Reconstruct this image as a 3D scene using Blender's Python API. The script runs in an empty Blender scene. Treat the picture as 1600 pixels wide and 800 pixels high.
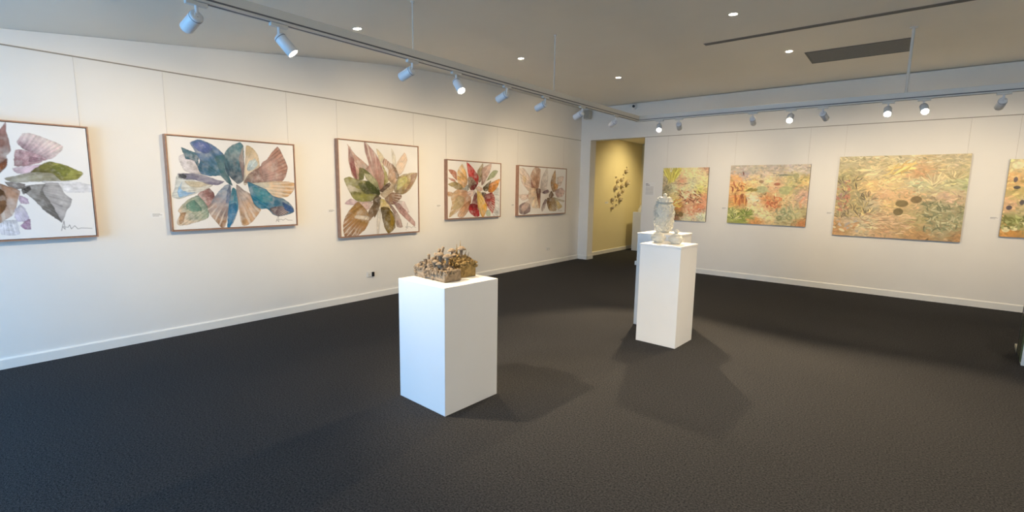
import bpy, bmesh, math, random
import numpy as np
from mathutils import Vector, Matrix, Quaternion

scene = bpy.context.scene
COL = scene.collection
RND = random.Random(7)
PI = math.pi

# ------------------------------------------------------------------ camera
F_PX, YAW, PITCH, ROLL, CAM_H = 754.064, -0.680622663, -0.138116805, 0.0149998128, 1.55
fw = Vector((math.sin(YAW)*math.cos(PITCH), math.cos(YAW)*math.cos(PITCH), math.sin(PITCH)))
r0 = Vector((math.cos(YAW), -math.sin(YAW), 0)); u0 = r0.cross(fw)
rt = math.cos(ROLL)*r0 + math.sin(ROLL)*u0; up = -math.sin(ROLL)*r0 + math.cos(ROLL)*u0
cam = bpy.data.cameras.new('camera'); camo = bpy.data.objects.new('camera', cam); COL.objects.link(camo)
cam.sensor_fit = 'HORIZONTAL'; cam.sensor_width = 36; cam.lens = F_PX/1600*36
cam.clip_start = .05; cam.clip_end = 100
M = Matrix((rt, up, -fw)).transposed().to_4x4(); M.translation = (0, 0, CAM_H); camo.matrix_world = M
scene.camera = camo

# ------------------------------------------------------------------ world, daylight, exposure
W = bpy.data.worlds.new('world'); scene.world = W; W.use_nodes = True
W.node_tree.nodes['Background'].inputs[0].default_value = (.55, .75, 1, 1)
W.node_tree.nodes['Background'].inputs[1].default_value = .6
vs = scene.view_settings
vs.view_transform = 'Standard'; vs.look = 'None'; vs.gamma = 1; vs.use_curve_mapping = False; vs.exposure = 1.08
try: scene.cycles.use_denoising = True
except Exception: pass
DAY = 82; DAY2 = 22          # shopfront daylight, watts; the second is an added fill
SPOT_WALL = 53    # track spots on the pictures
SPOT_ROOM = 165   # track spots turned into the room
DOWN = 34         # recessed downlights
ALCOVE = 74
WARM = (1, .785, .51); WARM2 = (1, .78, .49)

def area(name, loc, rot, sx, sy, w, c):
    l = bpy.data.lights.new(name, 'AREA'); l.shape = 'RECTANGLE'; l.size = sx; l.size_y = sy; l.energy = w; l.color = c
    o = bpy.data.objects.new(name, l); COL.objects.link(o); o.location = loc; o.rotation_euler = rot; return o
area('daylight', (-4.0, -2.56, 1.2), (PI/2-.42, 0, 0), 3.0, 2.0, DAY, (.165, .515, 1))
area('daylight', (1.1, -2.56, 1.2), (PI/2-.42, 0, 0), 4.1, 2.0, DAY2, (.50, .76, 1))  # added daylight from the front right, through the unseen second opening

# ------------------------------------------------------------------ helpers
def lin(c): return tuple((x/255/12.92 if x/255 <= .04045 else ((x/255+.055)/1.055)**2.4) for x in c[:3])
def mat(name, rgb, rough=.5, var=.0, scale=6, bump=0, bscale=80, metal=0, emit=None, es=0, coat=0, spec=.5):
    m = bpy.data.materials.new(name); m.use_nodes = True; n = m.node_tree.nodes; L = m.node_tree.links
    b = n['Principled BSDF']; c = lin(rgb)
    b.inputs['Roughness'].default_value = rough; b.inputs['Metallic'].default_value = metal
    b.inputs['Specular IOR Level'].default_value = spec
    if coat: b.inputs['Coat Weight'].default_value = coat; b.inputs['Coat Roughness'].default_value = .18
    tc = n.new('ShaderNodeTexCoord')
    ns = n.new('ShaderNodeTexNoise'); ns.inputs['Scale'].default_value = scale; ns.inputs['Detail'].default_value = 5
    L.new(tc.outputs['Object'], ns.inputs['Vector'])
    rp = n.new('ShaderNodeValToRGB')
    rp.color_ramp.elements[0].color = tuple(x*(1-var) for x in c)+(1,); rp.color_ramp.elements[1].color = tuple(min(1, x*(1+var)) for x in c)+(1,)
    rp.color_ramp.elements[0].position = .3; rp.color_ramp.elements[1].position = .7
    L.new(ns.outputs['Fac'], rp.inputs['Fac']); L.new(rp.outputs['Color'], b.inputs['Base Color'])
    if bump:
        n2 = n.new('ShaderNodeTexNoise'); n2.inputs['Scale'].default_value = bscale; n2.inputs['Detail'].default_value = 3
        L.new(tc.outputs['Object'], n2.inputs['Vector'])
        bp = n.new('ShaderNodeBump'); bp.inputs['Strength'].default_value = bump; bp.inputs['Distance'].default_value = .01
        L.new(n2.outputs['Fac'], bp.inputs['Height']); L.new(bp.outputs['Normal'], b.inputs['Normal'])
    if emit: b.inputs['Emission Color'].default_value = tuple(emit)+(1,); b.inputs['Emission Strength'].default_value = es
    return m
def vmat(name, rough=.6):
    m = bpy.data.materials.new(name); m.use_nodes = True; n = m.node_tree.nodes; L = m.node_tree.links
    b = n['Principled BSDF']; b.inputs['Roughness'].default_value = rough; b.inputs['Specular IOR Level'].default_value = .25
    a = n.new('ShaderNodeAttribute'); a.attribute_name = 'paint'; L.new(a.outputs['Color'], b.inputs['Base Color'])
    tc = n.new('ShaderNodeTexCoord'); n2 = n.new('ShaderNodeTexNoise'); n2.inputs['Scale'].default_value = 60
    L.new(tc.outputs['Object'], n2.inputs['Vector'])
    bp = n.new('ShaderNodeBump'); bp.inputs['Strength'].default_value = .12; bp.inputs['Distance'].default_value = .004
    L.new(n2.outputs['Fac'], bp.inputs['Height']); L.new(bp.outputs['Normal'], b.inputs['Normal'])
    return m

def obj(name, bm, m, parent=None, loc=None, smooth=False, rot=None):
    bmesh.ops.recalc_face_normals(bm, faces=bm.faces)
    me = bpy.data.meshes.new(name); bm.to_mesh(me); bm.free(); me.materials.append(m)
    if smooth: me.polygons.foreach_set('use_smooth', [True]*len(me.polygons))
    o = bpy.data.objects.new(name, me); COL.objects.link(o)
    if parent: o.parent = parent
    if loc: o.location = loc
    if rot: o.rotation_euler = rot
    return o
def tag(o, label, cat, group=None):
    o['label'] = label; o['category'] = cat
    if group: o['group'] = group
    return o
def thing(name, label, cat, loc, rz=0, group=None):
    o = bpy.data.objects.new(name, None); COL.objects.link(o); o.location = loc; o.rotation_euler = (0, 0, rz)
    o.empty_display_size = .1
    return tag(o, label, cat, group)
def struct(name, bm, m, loc=None, rz=0):
    o = obj(name, bm, m, None, loc); o.rotation_euler = (0, 0, rz); o['kind'] = 'structure'; return o
def B(): return bmesh.new()
def box(bm, x0, x1, y0, y1, z0, z1, bev=0):
    v = bmesh.ops.create_cube(bm, size=1)['verts']
    for p in v: p.co = Vector(((x0+x1)/2+p.co.x*(x1-x0), (y0+y1)/2+p.co.y*(y1-y0), (z0+z1)/2+p.co.z*(z1-z0)))
    if bev:
        es = list({e for p in v for e in p.link_edges})
        bmesh.ops.bevel(bm, geom=es, offset=bev, segments=2, affect='EDGES', profile=.5)
    return bm
def frame_of(d):
    d = Vector(d).normalized(); a = Vector((0, 0, 1)) if abs(d.z) < .9 else Vector((1, 0, 0))
    x = d.cross(a).normalized(); return x, d.cross(x)
def tube(bm, pts, rad, n=10, cap=True):
    pts = [Vector(p) for p in pts]; rs = rad if isinstance(rad, (list, tuple)) else [rad]*len(pts); rings = []
    for i, p in enumerate(pts):
        d = (pts[min(i+1, len(pts)-1)]-pts[max(i-1, 0)]); x, y = frame_of(d)
        rings.append([bm.verts.new(p+rs[i]*(math.cos(2*PI*k/n)*x+math.sin(2*PI*k/n)*y)) for k in range(n)])
    for a, b in zip(rings, rings[1:]):
        for k in range(n): bm.faces.new((a[k], a[(k+1) % n], b[(k+1) % n], b[k]))
    if cap: bm.faces.new(rings[0][::-1]); bm.faces.new(rings[-1])
    return bm
def lathe(bm, prof, n=32, wob=None):
    rings = []
    for r, z in prof:
        if r < 1e-6: rings.append([bm.verts.new((0, 0, z))])
        else: rings.append([bm.verts.new(((r*(1+(wob(2*PI*k/n, z) if wob else 0)))*math.cos(2*PI*k/n), (r*(1+(wob(2*PI*k/n, z) if wob else 0)))*math.sin(2*PI*k/n), z)) for k in range(n)])
    for a, b in zip(rings, rings[1:]):
        for k in range(n):
            k2 = (k+1) % n
            if len(a) == 1 and len(b) == 1: continue
            if len(a) == 1: bm.faces.new((a[0], b[k2], b[k]))
            elif len(b) == 1: bm.faces.new((a[k], a[k2], b[0]))
            else: bm.faces.new((a[k], a[k2], b[k2], b[k]))
    return bm
def blob(bm, c, r, sub=1, sc=(1, 1, 1), jit=.15, q=None):
    v = bmesh.ops.create_icosphere(bm, subdivisions=sub, radius=1)['verts']
    for p in v:
        k = r*(1+RND.uniform(-jit, jit)); co = Vector((p.co.x*sc[0], p.co.y*sc[1], p.co.z*sc[2]))*k
        if q is not None: co = q @ co
        p.co = Vector(c)+co
def prism(bm, outline, y0, y1):       # outline in (x,z), extruded along y
    a = [bm.verts.new((x, y0, z)) for x, z in outline]; b = [bm.verts.new((x, y1, z)) for x, z in outline]
    bm.faces.new(a); bm.faces.new(b[::-1]); n = len(a)
    for i in range(n): bm.faces.new((a[i], b[i], b[(i+1) % n], a[(i+1) % n]))
    return bm

# ------------------------------------------------------------------ materials
wallm = mat('wall paint', (238, 235, 229), .75, .012, 2.5, .05, 160, spec=.3)
alcm = mat('cream alcove paint', (238, 224, 178), .75, .012, 2.5, .05, 160, spec=.3)
ceilm = mat('ceiling paint', (243, 237, 224), .85, .01, 2, .03, 120, spec=.2)
skirtm = mat('skirting gloss paint', (240, 238, 232), .35, .008, 4)
railm = mat('picture rail metal', (150, 142, 130), .5, .02, 20)
plm = mat('white plinth paint', (238, 239, 240), .38, .01, 3, .02, 30)
plm2 = mat('white satin plinth paint', (240, 238, 234), .5, .015, 3, .03, 30)
timber = mat('pale timber frame', (168, 126, 100), .55, .12, 25, .1, 90)
trackm = mat('white track metal', (214, 212, 206), .4, .01, 8)
slotm = mat('dark track slot', (104, 104, 106), .6, .05, 8)
spotm = mat('white spotlight metal', (225, 226, 228), .35, .01, 10)
darkm = mat('dark plastic', (28, 27, 27), .4, .05, 20)
lensm = mat('lit lens', (255, 240, 215), .4, 0, 5, emit=(1, .86, .64), es=26)
ventm = mat('grey vent metal', (96, 94, 88), .6, .06, 30)
slatm = mat('vent slat metal', (112, 109, 102), .5, .06, 30)
cardm = mat('white card', (240, 238, 234), .7, .01, 20)
inkm = mat('grey print', (120, 116, 112), .8, .05, 30)
wirem = mat('steel wire', (205, 200, 190), .5, .03, 30)
clay = mat('grey brown clay', (146, 128, 106), .85, .3, 40, .5, 140, spec=.2)
clay2 = mat('ochre clay', (152, 128, 84), .85, .3, 40, .5, 140, spec=.2)
glaze = mat('white glazed ceramic', (220, 214, 198), .3, .04, 30, .1, 60)
podm = mat('brown ceramic pod', (204, 186, 150), .8, .2, 60, .3, 120)
podin = mat('pale ceramic pod rim', (226, 212, 178), .8, .1, 60)
plastm = mat('white moulded plastic', (232, 230, 225), .4, .01, 20)
spk = mat('grey speaker fabric', (196, 190, 178), .7, .08, 60)
paintm = vmat('painted canvas')
# carpet
carp = mat('charcoal loop carpet', (50, 47, 45), .95, 0, 8, spec=.08)
n = carp.node_tree.nodes; L = carp.node_tree.links; b = n['Principled BSDF']
tc = n.new('ShaderNodeTexCoord'); vo = n.new('ShaderNodeTexVoronoi'); vo.inputs['Scale'].default_value = 170
n1 = n.new('ShaderNodeTexNoise'); n1.inputs['Scale'].default_value = 95; n1.inputs['Detail'].default_value = 6; n1.inputs['Roughness'].default_value = .75
L.new(tc.outputs['Object'], n1.inputs['Vector']); L.new(tc.outputs['Object'], vo.inputs['Vector'])
rp = n.new('ShaderNodeValToRGB'); rp.color_ramp.elements[0].position = .36; rp.color_ramp.elements[1].position = .68
rp.color_ramp.elements[0].color = lin((28, 29, 31))+(1,); rp.color_ramp.elements[1].color = lin((82, 81, 82))+(1,)
L.new(n1.outputs['Fac'], rp.inputs['Fac'])
L.new(rp.outputs['Color'], b.inputs['Base Color'])
bp = n.new('ShaderNodeBump'); bp.inputs['Strength'].default_value = .6; bp.inputs['Distance'].default_value = .005
L.new(vo.outputs['Distance'], bp.inputs['Height']); L.new(bp.outputs['Normal'], b.inputs['Normal'])

# ------------------------------------------------------------------ room shell
XL = -5.705; SK = .018; C0 = 9.31; BWA = -math.atan(SK); YF = -2.4; XR = 3.6
bu = Vector((math.cos(BWA), math.sin(BWA), 0)); bn = Vector((math.sin(BWA), -math.cos(BWA), 0))   # along the back wall / into the room
def bwp(s, z, off=0): return Vector((0, C0, 0))+bu*s+bn*off+Vector((0, 0, z))
CP = [(-2.7, 2.345), (.56, 2.753), (2.0, 2.928), (3.3, 3.093), (4.2, 3.203), (4.8, 3.255), (5.3, 3.283), (6.3, 3.308), (9.7, 3.31)]
def ceil_z(y):
    for (a, za), (b_, zb) in zip(CP, CP[1:]):
        if a <= y <= b_: return za+(zb-za)*(y-a)/(b_-a)
    return CP[-1][1]
struct('floor', box(B(), -5.9, XR+.2, YF-.4, 12.9, -.12, 0), carp)
bm = B(); rows = []
for y, z in CP: rows.append([bm.verts.new((-5.9, y, z)), bm.verts.new((XR+.2, y, z)), bm.verts.new((XR+.2, y, 3.6)), bm.verts.new((-5.9, y, 3.6))])
for a, b_ in zip(rows, rows[1:]):
    for k in range(4): bm.faces.new((a[k], a[(k+1) % 4], b_[(k+1) % 4], b_[k]))
bm.faces.new(rows[0]); bm.faces.new(rows[-1])
struct('ceiling', bm, ceilm)
bm = B(); pr = [(YF-.3, 0), (9.42, 0), (9.42, 3.30)]+[(y, z-.002) for y, z in CP[::-1] if y < 9.4]
a = [bm.verts.new((XL, y, z)) for y, z in pr]; c = [bm.verts.new((XL-.16, y, z)) for y, z in pr]
bm.faces.new(a); bm.faces.new(c)
for i in range(len(a)): bm.faces.new((a[i], a[(i+1) % len(a)], c[(i+1) % len(a)], c[i]))
struct('wall_left', bm, wallm)
struct('wall_back', prism(B(), [(-5.73, 0), (-5.462, 0), (-5.462, 2.622), (-4.205, 2.622), (-4.205, 0), (3.75, 0), (3.75, 3.3), (-5.73, 3.3)], 0, .23), wallm, (0, C0, 0), BWA)
struct('wall_right', box(B(), XR, XR+.16, YF-.2, 9.2, 0, 3.3), wallm)
bm = B()      # front wall with a shopfront opening
prism(bm, [(-5.7, 0), (-5.55, 0), (-5.55, 2.2), (-1.65, 2.2), (-1.65, 0), (-1.0, 0), (-1.0, 2.2), (3.2, 2.2), (3.2, 0), (XR, 0), (XR, 2.36), (-5.7, 2.36)], YF-.16, YF)
struct('wall_front', bm, wallm)
bm = B()
for x in (-5.55, -4.27, -2.97, -1.71): box(bm, x, x+.06, YF-.11, YF-.05, 0, 2.2)
for z in (0, 2.14): box(bm, -5.55, -1.65, YF-.11, YF-.05, z, z+.06)
struct('window_1', bm, slotm)
bm = B()
for x in (-1.0, .38, 1.76, 3.14): box(bm, x, x+.06, YF-.11, YF-.05, 0, 2.2)
for z in (0, 2.14): box(bm, -1.0, 3.2, YF-.11, YF-.05, z, z+.06)
struct('added_window', bm, slotm)  # unseen second opening, added to bring daylight onto right-hand faces
# alcove behind the opening
struct('wall_alcove', box(B(), XL-.16, XL, 9.42, 12.75, 0, 2.8), alcm)
struct('wall_alcove_back', box(B(), XL, -3.3, 12.6, 12.75, 0, 2.8), alcm)
struct('wall_alcove_right', box(B(), -3.45, -3.3, 9.62, 12.6, 0, 2.8), alcm)
struct('ceiling_alcove', box(B(), XL-.16, -3.3, 9.62, 12.75, 2.8, 2.9), ceilm)
# skirtings
def skirt_prof(h, t): return [(0, 0), (t, 0), (t, h-.012), (t-.006, h), (0, h)]
def skirt(name, p0, d, nrm, length, h, t=.016):
    bm = B(); d = Vector(d); nrm = Vector(nrm); p0 = Vector(p0)
    a = [bm.verts.new(p0+nrm*x+Vector((0, 0, z))) for x, z in skirt_prof(h, t)]
    c = [bm.verts.new(p0+d*length+nrm*x+Vector((0, 0, z))) for x, z in skirt_prof(h, t)]
    bm.faces.new(a); bm.faces.new(c[::-1])
    for i in range(len(a)): bm.faces.new((a[i], c[i], c[(i+1) % len(a)], a[(i+1) % len(a)]))
    return struct(name, bm, skirtm)
skirt('baseboard_left', (XL, YF, 0), (0, 1, 0), (1, 0, 0), 9.41-YF, .09)
q = bwp(-4.205, 0); skirt('baseboard_back', q, bu, bn, 7.75, .097)
q = bwp(-5.685, 0); skirt('baseboard_pillar', q, bu, bn, .239, .092)
q = bwp(-5.462, 0, .016); skirt('baseboard_pillar_side', q, -bn, bu, .262, .092)
skirt('baseboard_alcove', (XL, 9.66, 0), (0, 1, 0), (1, 0, 0), 2.93, .09)
struct('trim_1', box(B(), XL, XL+.007, YF, 9.40, 2.622, 2.632), railm)
struct('trim_2', box(B(), -4.205, 3.7, -.007, 0, 2.614, 2.623), railm, (0, C0, 0), BWA)

# ------------------------------------------------------------------ painting engine (procedural colour per vertex)
NR = np.random.default_rng(11)
def vnoise(H_, W_, cells):
    gh, gw = max(2, int(cells*H_/max(H_, W_))+2), max(2, int(cells*W_/max(H_, W_))+2); g = NR.random((gh, gw))
    y = np.linspace(0, gh-1.001, H_); x = np.linspace(0, gw-1.001, W_); yi = y.astype(int); xi = x.astype(int)
    fy = (y-yi); fx = (x-xi); fy = (fy*fy*(3-2*fy))[:, None]; fx = (fx*fx*(3-2*fx))[None]
    a = g[yi][:, xi]; b_ = g[yi][:, xi+1]; c_ = g[yi+1][:, xi]; d_ = g[yi+1][:, xi+1]
    return a*(1-fy)*(1-fx)+b_*(1-fy)*fx+c_*fy*(1-fx)+d_*fy*fx
def fbm(H_, W_, c): return .5*vnoise(H_, W_, c)+.3*vnoise(H_, W_, c*2.3)+.2*vnoise(H_, W_, c*5.1)
def catmull(P, k=5):
    P = np.array(P, float); n_ = len(P); out = []
    for i in range(n_):
        a, b_, c_, d_ = P[i-1], P[i], P[(i+1) % n_], P[(i+2) % n_]
        for t in np.linspace(0, 1, k, endpoint=False):
            s = .5*(2*b_+(c_-a)*t+(2*a-5*b_+4*c_-d_)*t*t+(3*b_-a-3*c_+d_)*t**3); l_ = b_+(c_-b_)*t; out.append(.55*s+.45*l_)
    return np.array(out)
def sm(a, b_, x): t = np.clip((x-a)/(b_-a), 0, 1); return t*t*(3-2*t)
def petal(A, cen, pts, c0, c1, s=0, k='w', a=1.0, grow=1.08):
    Hh, Ww, _ = A.shape; pts = np.array(pts); pts = pts.mean(0)+(pts-pts.mean(0))*grow; P = catmull(pts)*[Ww, Hh]; cx, cy = cen[0]*Ww, cen[1]*Hh
    x0, x1 = int(max(0, P[:, 0].min()-2)), int(min(Ww, P[:, 0].max()+3)); y0, y1 = int(max(0, P[:, 1].min()-2)), int(min(Hh, P[:, 1].max()+3))
    if x1 <= x0+1 or y1 <= y0+1: return
    Y, X = np.mgrid[y0:y1, x0:x1]+.5; X = X.astype(float); Y = Y.astype(float)
    wb = fbm(*X.shape, 6); X2 = X+(wb-.5)*Ww*.011; Y2 = Y+(fbm(*X.shape, 6)-.5)*Ww*.011
    ins = np.zeros(X.shape, bool); dist = np.full(X.shape, 1e9); Q = np.roll(P, -1, 0)
    for (ax, ay), (bx, by) in zip(P, Q):
        if ay != by: ins ^= ((ay > Y2) != (by > Y2)) & (X2 < (bx-ax)*(Y2-ay)/(by-ay)+ax)
        l2 = (bx-ax)**2+(by-ay)**2+1e-9; t = np.clip(((X2-ax)*(bx-ax)+(Y2-ay)*(by-ay))/l2, 0, 1)
        dist = np.minimum(dist, np.hypot(X2-ax-t*(bx-ax), Y2-ay-t*(by-ay)))
    sd = np.where(ins, dist, -dist); al = np.clip(sd/1.3+.5, 0, 1)
    asp = 1.0; R = np.hypot(X-cx, Y-cy); Rp = np.hypot(P[:, 0]-cx, P[:, 1]-cy); t = (R-Rp.min())/(Rp.max()-Rp.min()+1e-6)
    mx, my = P.mean(0); ref = math.atan2(my-cy, mx-cx); ang = np.arctan2(Y-cy, X-cx)-ref; ang = (ang+PI) % (2*PI)-PI
    ap = np.arctan2(P[:, 1]-cy, P[:, 0]-cx)-ref; ap = (ap+PI) % (2*PI)-PI; an = (ang-ap.min())/(ap.max()-ap.min()+1e-6)
    nz = fbm(*X.shape, 7); tt = sm(.05, .95, t+(nz-.5)*.5)
    col = np.array(lin(c0))*(1-tt[..., None])+np.array(lin(c1))*tt[..., None]
    g = NR.random(40); st = np.interp(np.clip(an, 0, 1)*39, range(40), g)
    v = 1+(nz-.5)*.75+(st-.5)*.4; col = col*v[..., None]
    hl = sm(.58, .78, fbm(*X.shape, 4))*.24; col = col*(1-hl[..., None])+np.array((.78, .74, .68))*hl[..., None]; col = col*(.74+.26*sm(0, .45, t))[..., None]
    if s:
        w = .5+.5*np.cos(an*s*2*PI+(nz-.5)*2.2); w = sm(.62, .95, w)*sm(.42, .8, t)*.62
        tgt = np.array((.80, .72, .62)) if k == 'w' else col*.42
        col = col*(1-w[..., None])+tgt*w[..., None]
    edge = np.exp(-np.clip(sd, 0, 99)/(Ww*.007)); col = col*(1-.28*edge*(nz > .4))[..., None]
    al = al*a*np.clip(.80+(fbm(*X.shape, 5)-.3)*.7, .5, 1)
    sl = A[y0:y1, x0:x1]; sl[:] = sl*(1-al[..., None])+col*al[..., None]
def line(A, pts, rgb, w):
    Hh, Ww, _ = A.shape; P = np.array(pts)*[Ww, Hh]; Y, X = np.mgrid[0:Hh, 0:Ww]+.5
    x0, x1 = int(P[:, 0].min()-3), int(P[:, 0].max()+4); y0, y1 = int(max(0, P[:, 1].min()-3)), int(P[:, 1].max()+4)
    X = X[y0:y1, x0:x1]; Y = Y[y0:y1, x0:x1]; d = np.full(X.shape, 1e9)
    for (ax, ay), (bx, by) in zip(P, P[1:]):
        t = np.clip(((X-ax)*(bx-ax)+(Y-ay)*(by-ay))/((bx-ax)**2+(by-ay)**2+1e-9), 0, 1); d = np.minimum(d, np.hypot(X-ax-t*(bx-ax), Y-ay-t*(by-ay)))
    al = np.clip(w-d+.5, 0, 1)[..., None]*.85; sl = A[y0:y1, x0:x1]; sl[:] = sl*(1-al)+np.array(lin(rgb))*al
def petals_picture(spec, Wp, Hp, wash, grow=1.08):
    A = np.ones((Hp, Wp, 3))*np.array(lin((243, 240, 236)))
    A *= (1-.05*fbm(Hp, Wp, 5))[..., None]
    w_ = fbm(Hp, Wp, 4)[..., None]; ug, vg = np.meshgrid(np.linspace(0, 1, Wp), np.linspace(0, 1, Hp)); rr = np.hypot(ug-spec['c'][0], vg-spec['c'][1])[..., None]
    if wash: A *= 1-np.clip(.75-rr*1.3, 0, 1)*w_*(1-np.array(lin(wash)))*1.1
    for p in spec['P']: petal(A, spec['c'], p[0], p[1], p[2], grow=grow, **p[3])
    line(A, spec['sig'], (95, 88, 84), Wp*.0016)
    lum = A.mean(2, keepdims=True); A = lum+(A-lum)*.96
    return np.clip(A, 0, .95)
def strokes_picture(field, Wp, Hp, N, feats, lw=(.035, .09), ww=(.006, .016), tilt=.5, jit=.22, sat=.8):
    cp = np.array([f[:2] for f in field]); cc = np.array([lin(f[2:5]) for f in field])
    def colat(u, v):
        d = ((cp[:, 0]-u)**2+(cp[:, 1]-v)**2)+.0015; w = d**-1.7; return (w[:, None]*cc).sum(0)/w.sum()
    A = np.zeros((Hp, Wp, 3))
    for i in range(Hp):
        for j in range(0, Wp): pass
    ug, vg = np.meshgrid((np.arange(Wp)+.5)/Wp, (np.arange(Hp)+.5)/Hp)
    wsum = np.zeros((Hp, Wp))
    for (pu, pv), c in zip(cp, cc):
        w = ((ug-pu)**2+(vg-pv)**2+.0015)**-1.7; A += w[..., None]*c; wsum += w
    A /= wsum[..., None]; A *= (1+(fbm(Hp, Wp, 14)-.5)*.5)[..., None]
    asp = Wp/Hp
    def stroke(u, v, ang, l, w, c, op=.85, bend=0):
        px, py = u*Wp, v*Hp; l *= Hp; w = max(.8, w*Hp); r = int(l+w+2)
        x0, x1, y0, y1 = max(0, int(px-r)), min(Wp, int(px+r)), max(0, int(py-r)), min(Hp, int(py+r))
        if x1 <= x0 or y1 <= y0: return
        Y, X = np.mgrid[y0:y1, x0:x1]+.5; dx = X-px; dy = Y-py; a_ = dx*math.cos(ang)+dy*math.sin(ang); b_ = -dx*math.sin(ang)+dy*math.cos(ang)
        b_ = b_-bend*(a_*a_)/l
        e = np.clip(1.25-((a_/l)**2*1.1+(np.abs(b_)/w)**2*.9), 0, .6)/.6*op
        sl = A[y0:y1, x0:x1]; sl[:] = sl*(1-e[..., None])+np.array(c)*e[..., None]
    for i in range(N):
        u, v = NR.random(2); c = colat(np.clip(u+NR.normal(0, .03), 0, 1), np.clip(v+NR.normal(0, .03), 0, 1))
        c = c*(1+NR.normal(0, jit))*np.array([1+NR.normal(0, .05), 1, 1+NR.normal(0, .12)])
        stroke(u, v, NR.normal(0, tilt), NR.uniform(*lw), NR.uniform(*ww), np.clip(c, .01, .9), NR.uniform(.5, .95), NR.normal(0, .5))
    for f in feats:
        kind = f[0]
        if kind == 'oval':
            _, u, v, ru, rv, c = f
            m = ((ug-u)/ru)**2+((vg-v)/rv)**2; al = np.clip((1.1-m)*4, 0, 1)*.92
            A[:] = A*(1-al[..., None])+np.array(lin(c))*(1+(vnoise(Hp, Wp, 40)-.5)*.35)[..., None]*al[..., None]
        elif kind == 'dabs':      # region of oriented dabs
            _, u, v, ru, rv, ang, sp, l, w, n_, cols = f
            for i in range(n_):
                uu, vv = u+NR.uniform(-1, 1)*ru, v+NR.uniform(-1, 1)*rv; c = np.array(lin(cols[int(NR.integers(len(cols)))]))*NR.uniform(.75, 1.2)
                stroke(uu, vv, ang+NR.normal(0, sp), l*NR.uniform(.6, 1.3), w*NR.uniform(.7, 1.3), c, .9, NR.normal(0, .4))
        elif kind == 'fan':       # blades radiating from a point
            _, u, v, a0, a1, l, w, n_, cols = f
            for i in range(n_):
                an = NR.uniform(a0, a1); rr = NR.uniform(.4, 1)*l; c = np.array(lin(cols[int(NR.integers(len(cols)))]))*NR.uniform(.75, 1.2)
                stroke(u+math.cos(an)*rr/asp, v+math.sin(an)*rr, an, l*.45, w, c, .9, NR.normal(0, .3))
        elif kind == 'arcs':
            _, u, v, a0, a1, radii, w, cols = f
            for k_, rr in enumerate(radii):
                for an in np.linspace(a0, a1, 26):
                    c = np.array(lin(cols[k_ % len(cols)]))*NR.uniform(.85, 1.15)
                    stroke(u+math.cos(an)*rr/asp+NR.normal(0, .006), v+math.sin(an)*rr+NR.normal(0, .006), an+PI/2+NR.normal(0, .35), .02, w*.7, c, .36)
    lum = A.mean(2, keepdims=True); A = (lum+(A-lum)*sat)*1.36+.008
    return np.clip(A, .005, .92)

def canvas_mesh(name, w, h, depth, A, edge, parent, y_front):
    """Stretched canvas: dense front face coloured from array A, plain painted sides; front towards local -y."""
    Hp, Wp, _ = A.shape
    xs = np.linspace(-w/2, w/2, Wp); zs = np.linspace(h/2, -h/2, Hp)
    X, Z = np.meshgrid(xs, zs); n_ = Hp*Wp
    co = np.stack([X, np.full_like(X, y_front), Z], -1).reshape(-1, 3)
    i = np.arange(n_).reshape(Hp, Wp); fq = np.stack([i[:-1, :-1], i[1:, :-1], i[1:, 1:], i[:-1, 1:]], -1).reshape(-1, 4)
    ex = []
    for y in (y_front, y_front+depth):
        for (x, z) in ((-w/2, h/2), (w/2, h/2), (w/2, -h/2), (-w/2, -h/2)): ex.append((x, y, z))
    co = np.vstack([co, ex]); e = n_
    sides = [(e+k, e+(k+1) % 4, e+4+(k+1) % 4, e+4+k) for k in range(4)]+[(e+4, e+5, e+6, e+7)]
    fq = np.vstack([fq, sides])
    me = bpy.data.meshes.new(name); me.vertices.add(len(co)); me.vertices.foreach_set('co', co.ravel())
    me.loops.add(len(fq)*4); me.loops.foreach_set('vertex_index', fq.ravel().astype(np.int32))
    me.polygons.add(len(fq)); me.polygons.foreach_set('loop_start', np.arange(0, len(fq)*4, 4, dtype=np.int32))
    me.polygons.foreach_set('loop_total', np.full(len(fq), 4, np.int32)); me.update(calc_edges=True)
    at = me.color_attributes.new('paint', 'FLOAT_COLOR', 'POINT')
    c = np.ones((len(co), 4)); c[:n_, :3] = A.reshape(-1, 3); c[n_:, :3] = lin(edge); at.data.foreach_set('color', c.ravel())
    me.materials.append(paintm); o = bpy.data.objects.new(name, me); COL.objects.link(o); o.parent = parent; return o

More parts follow.
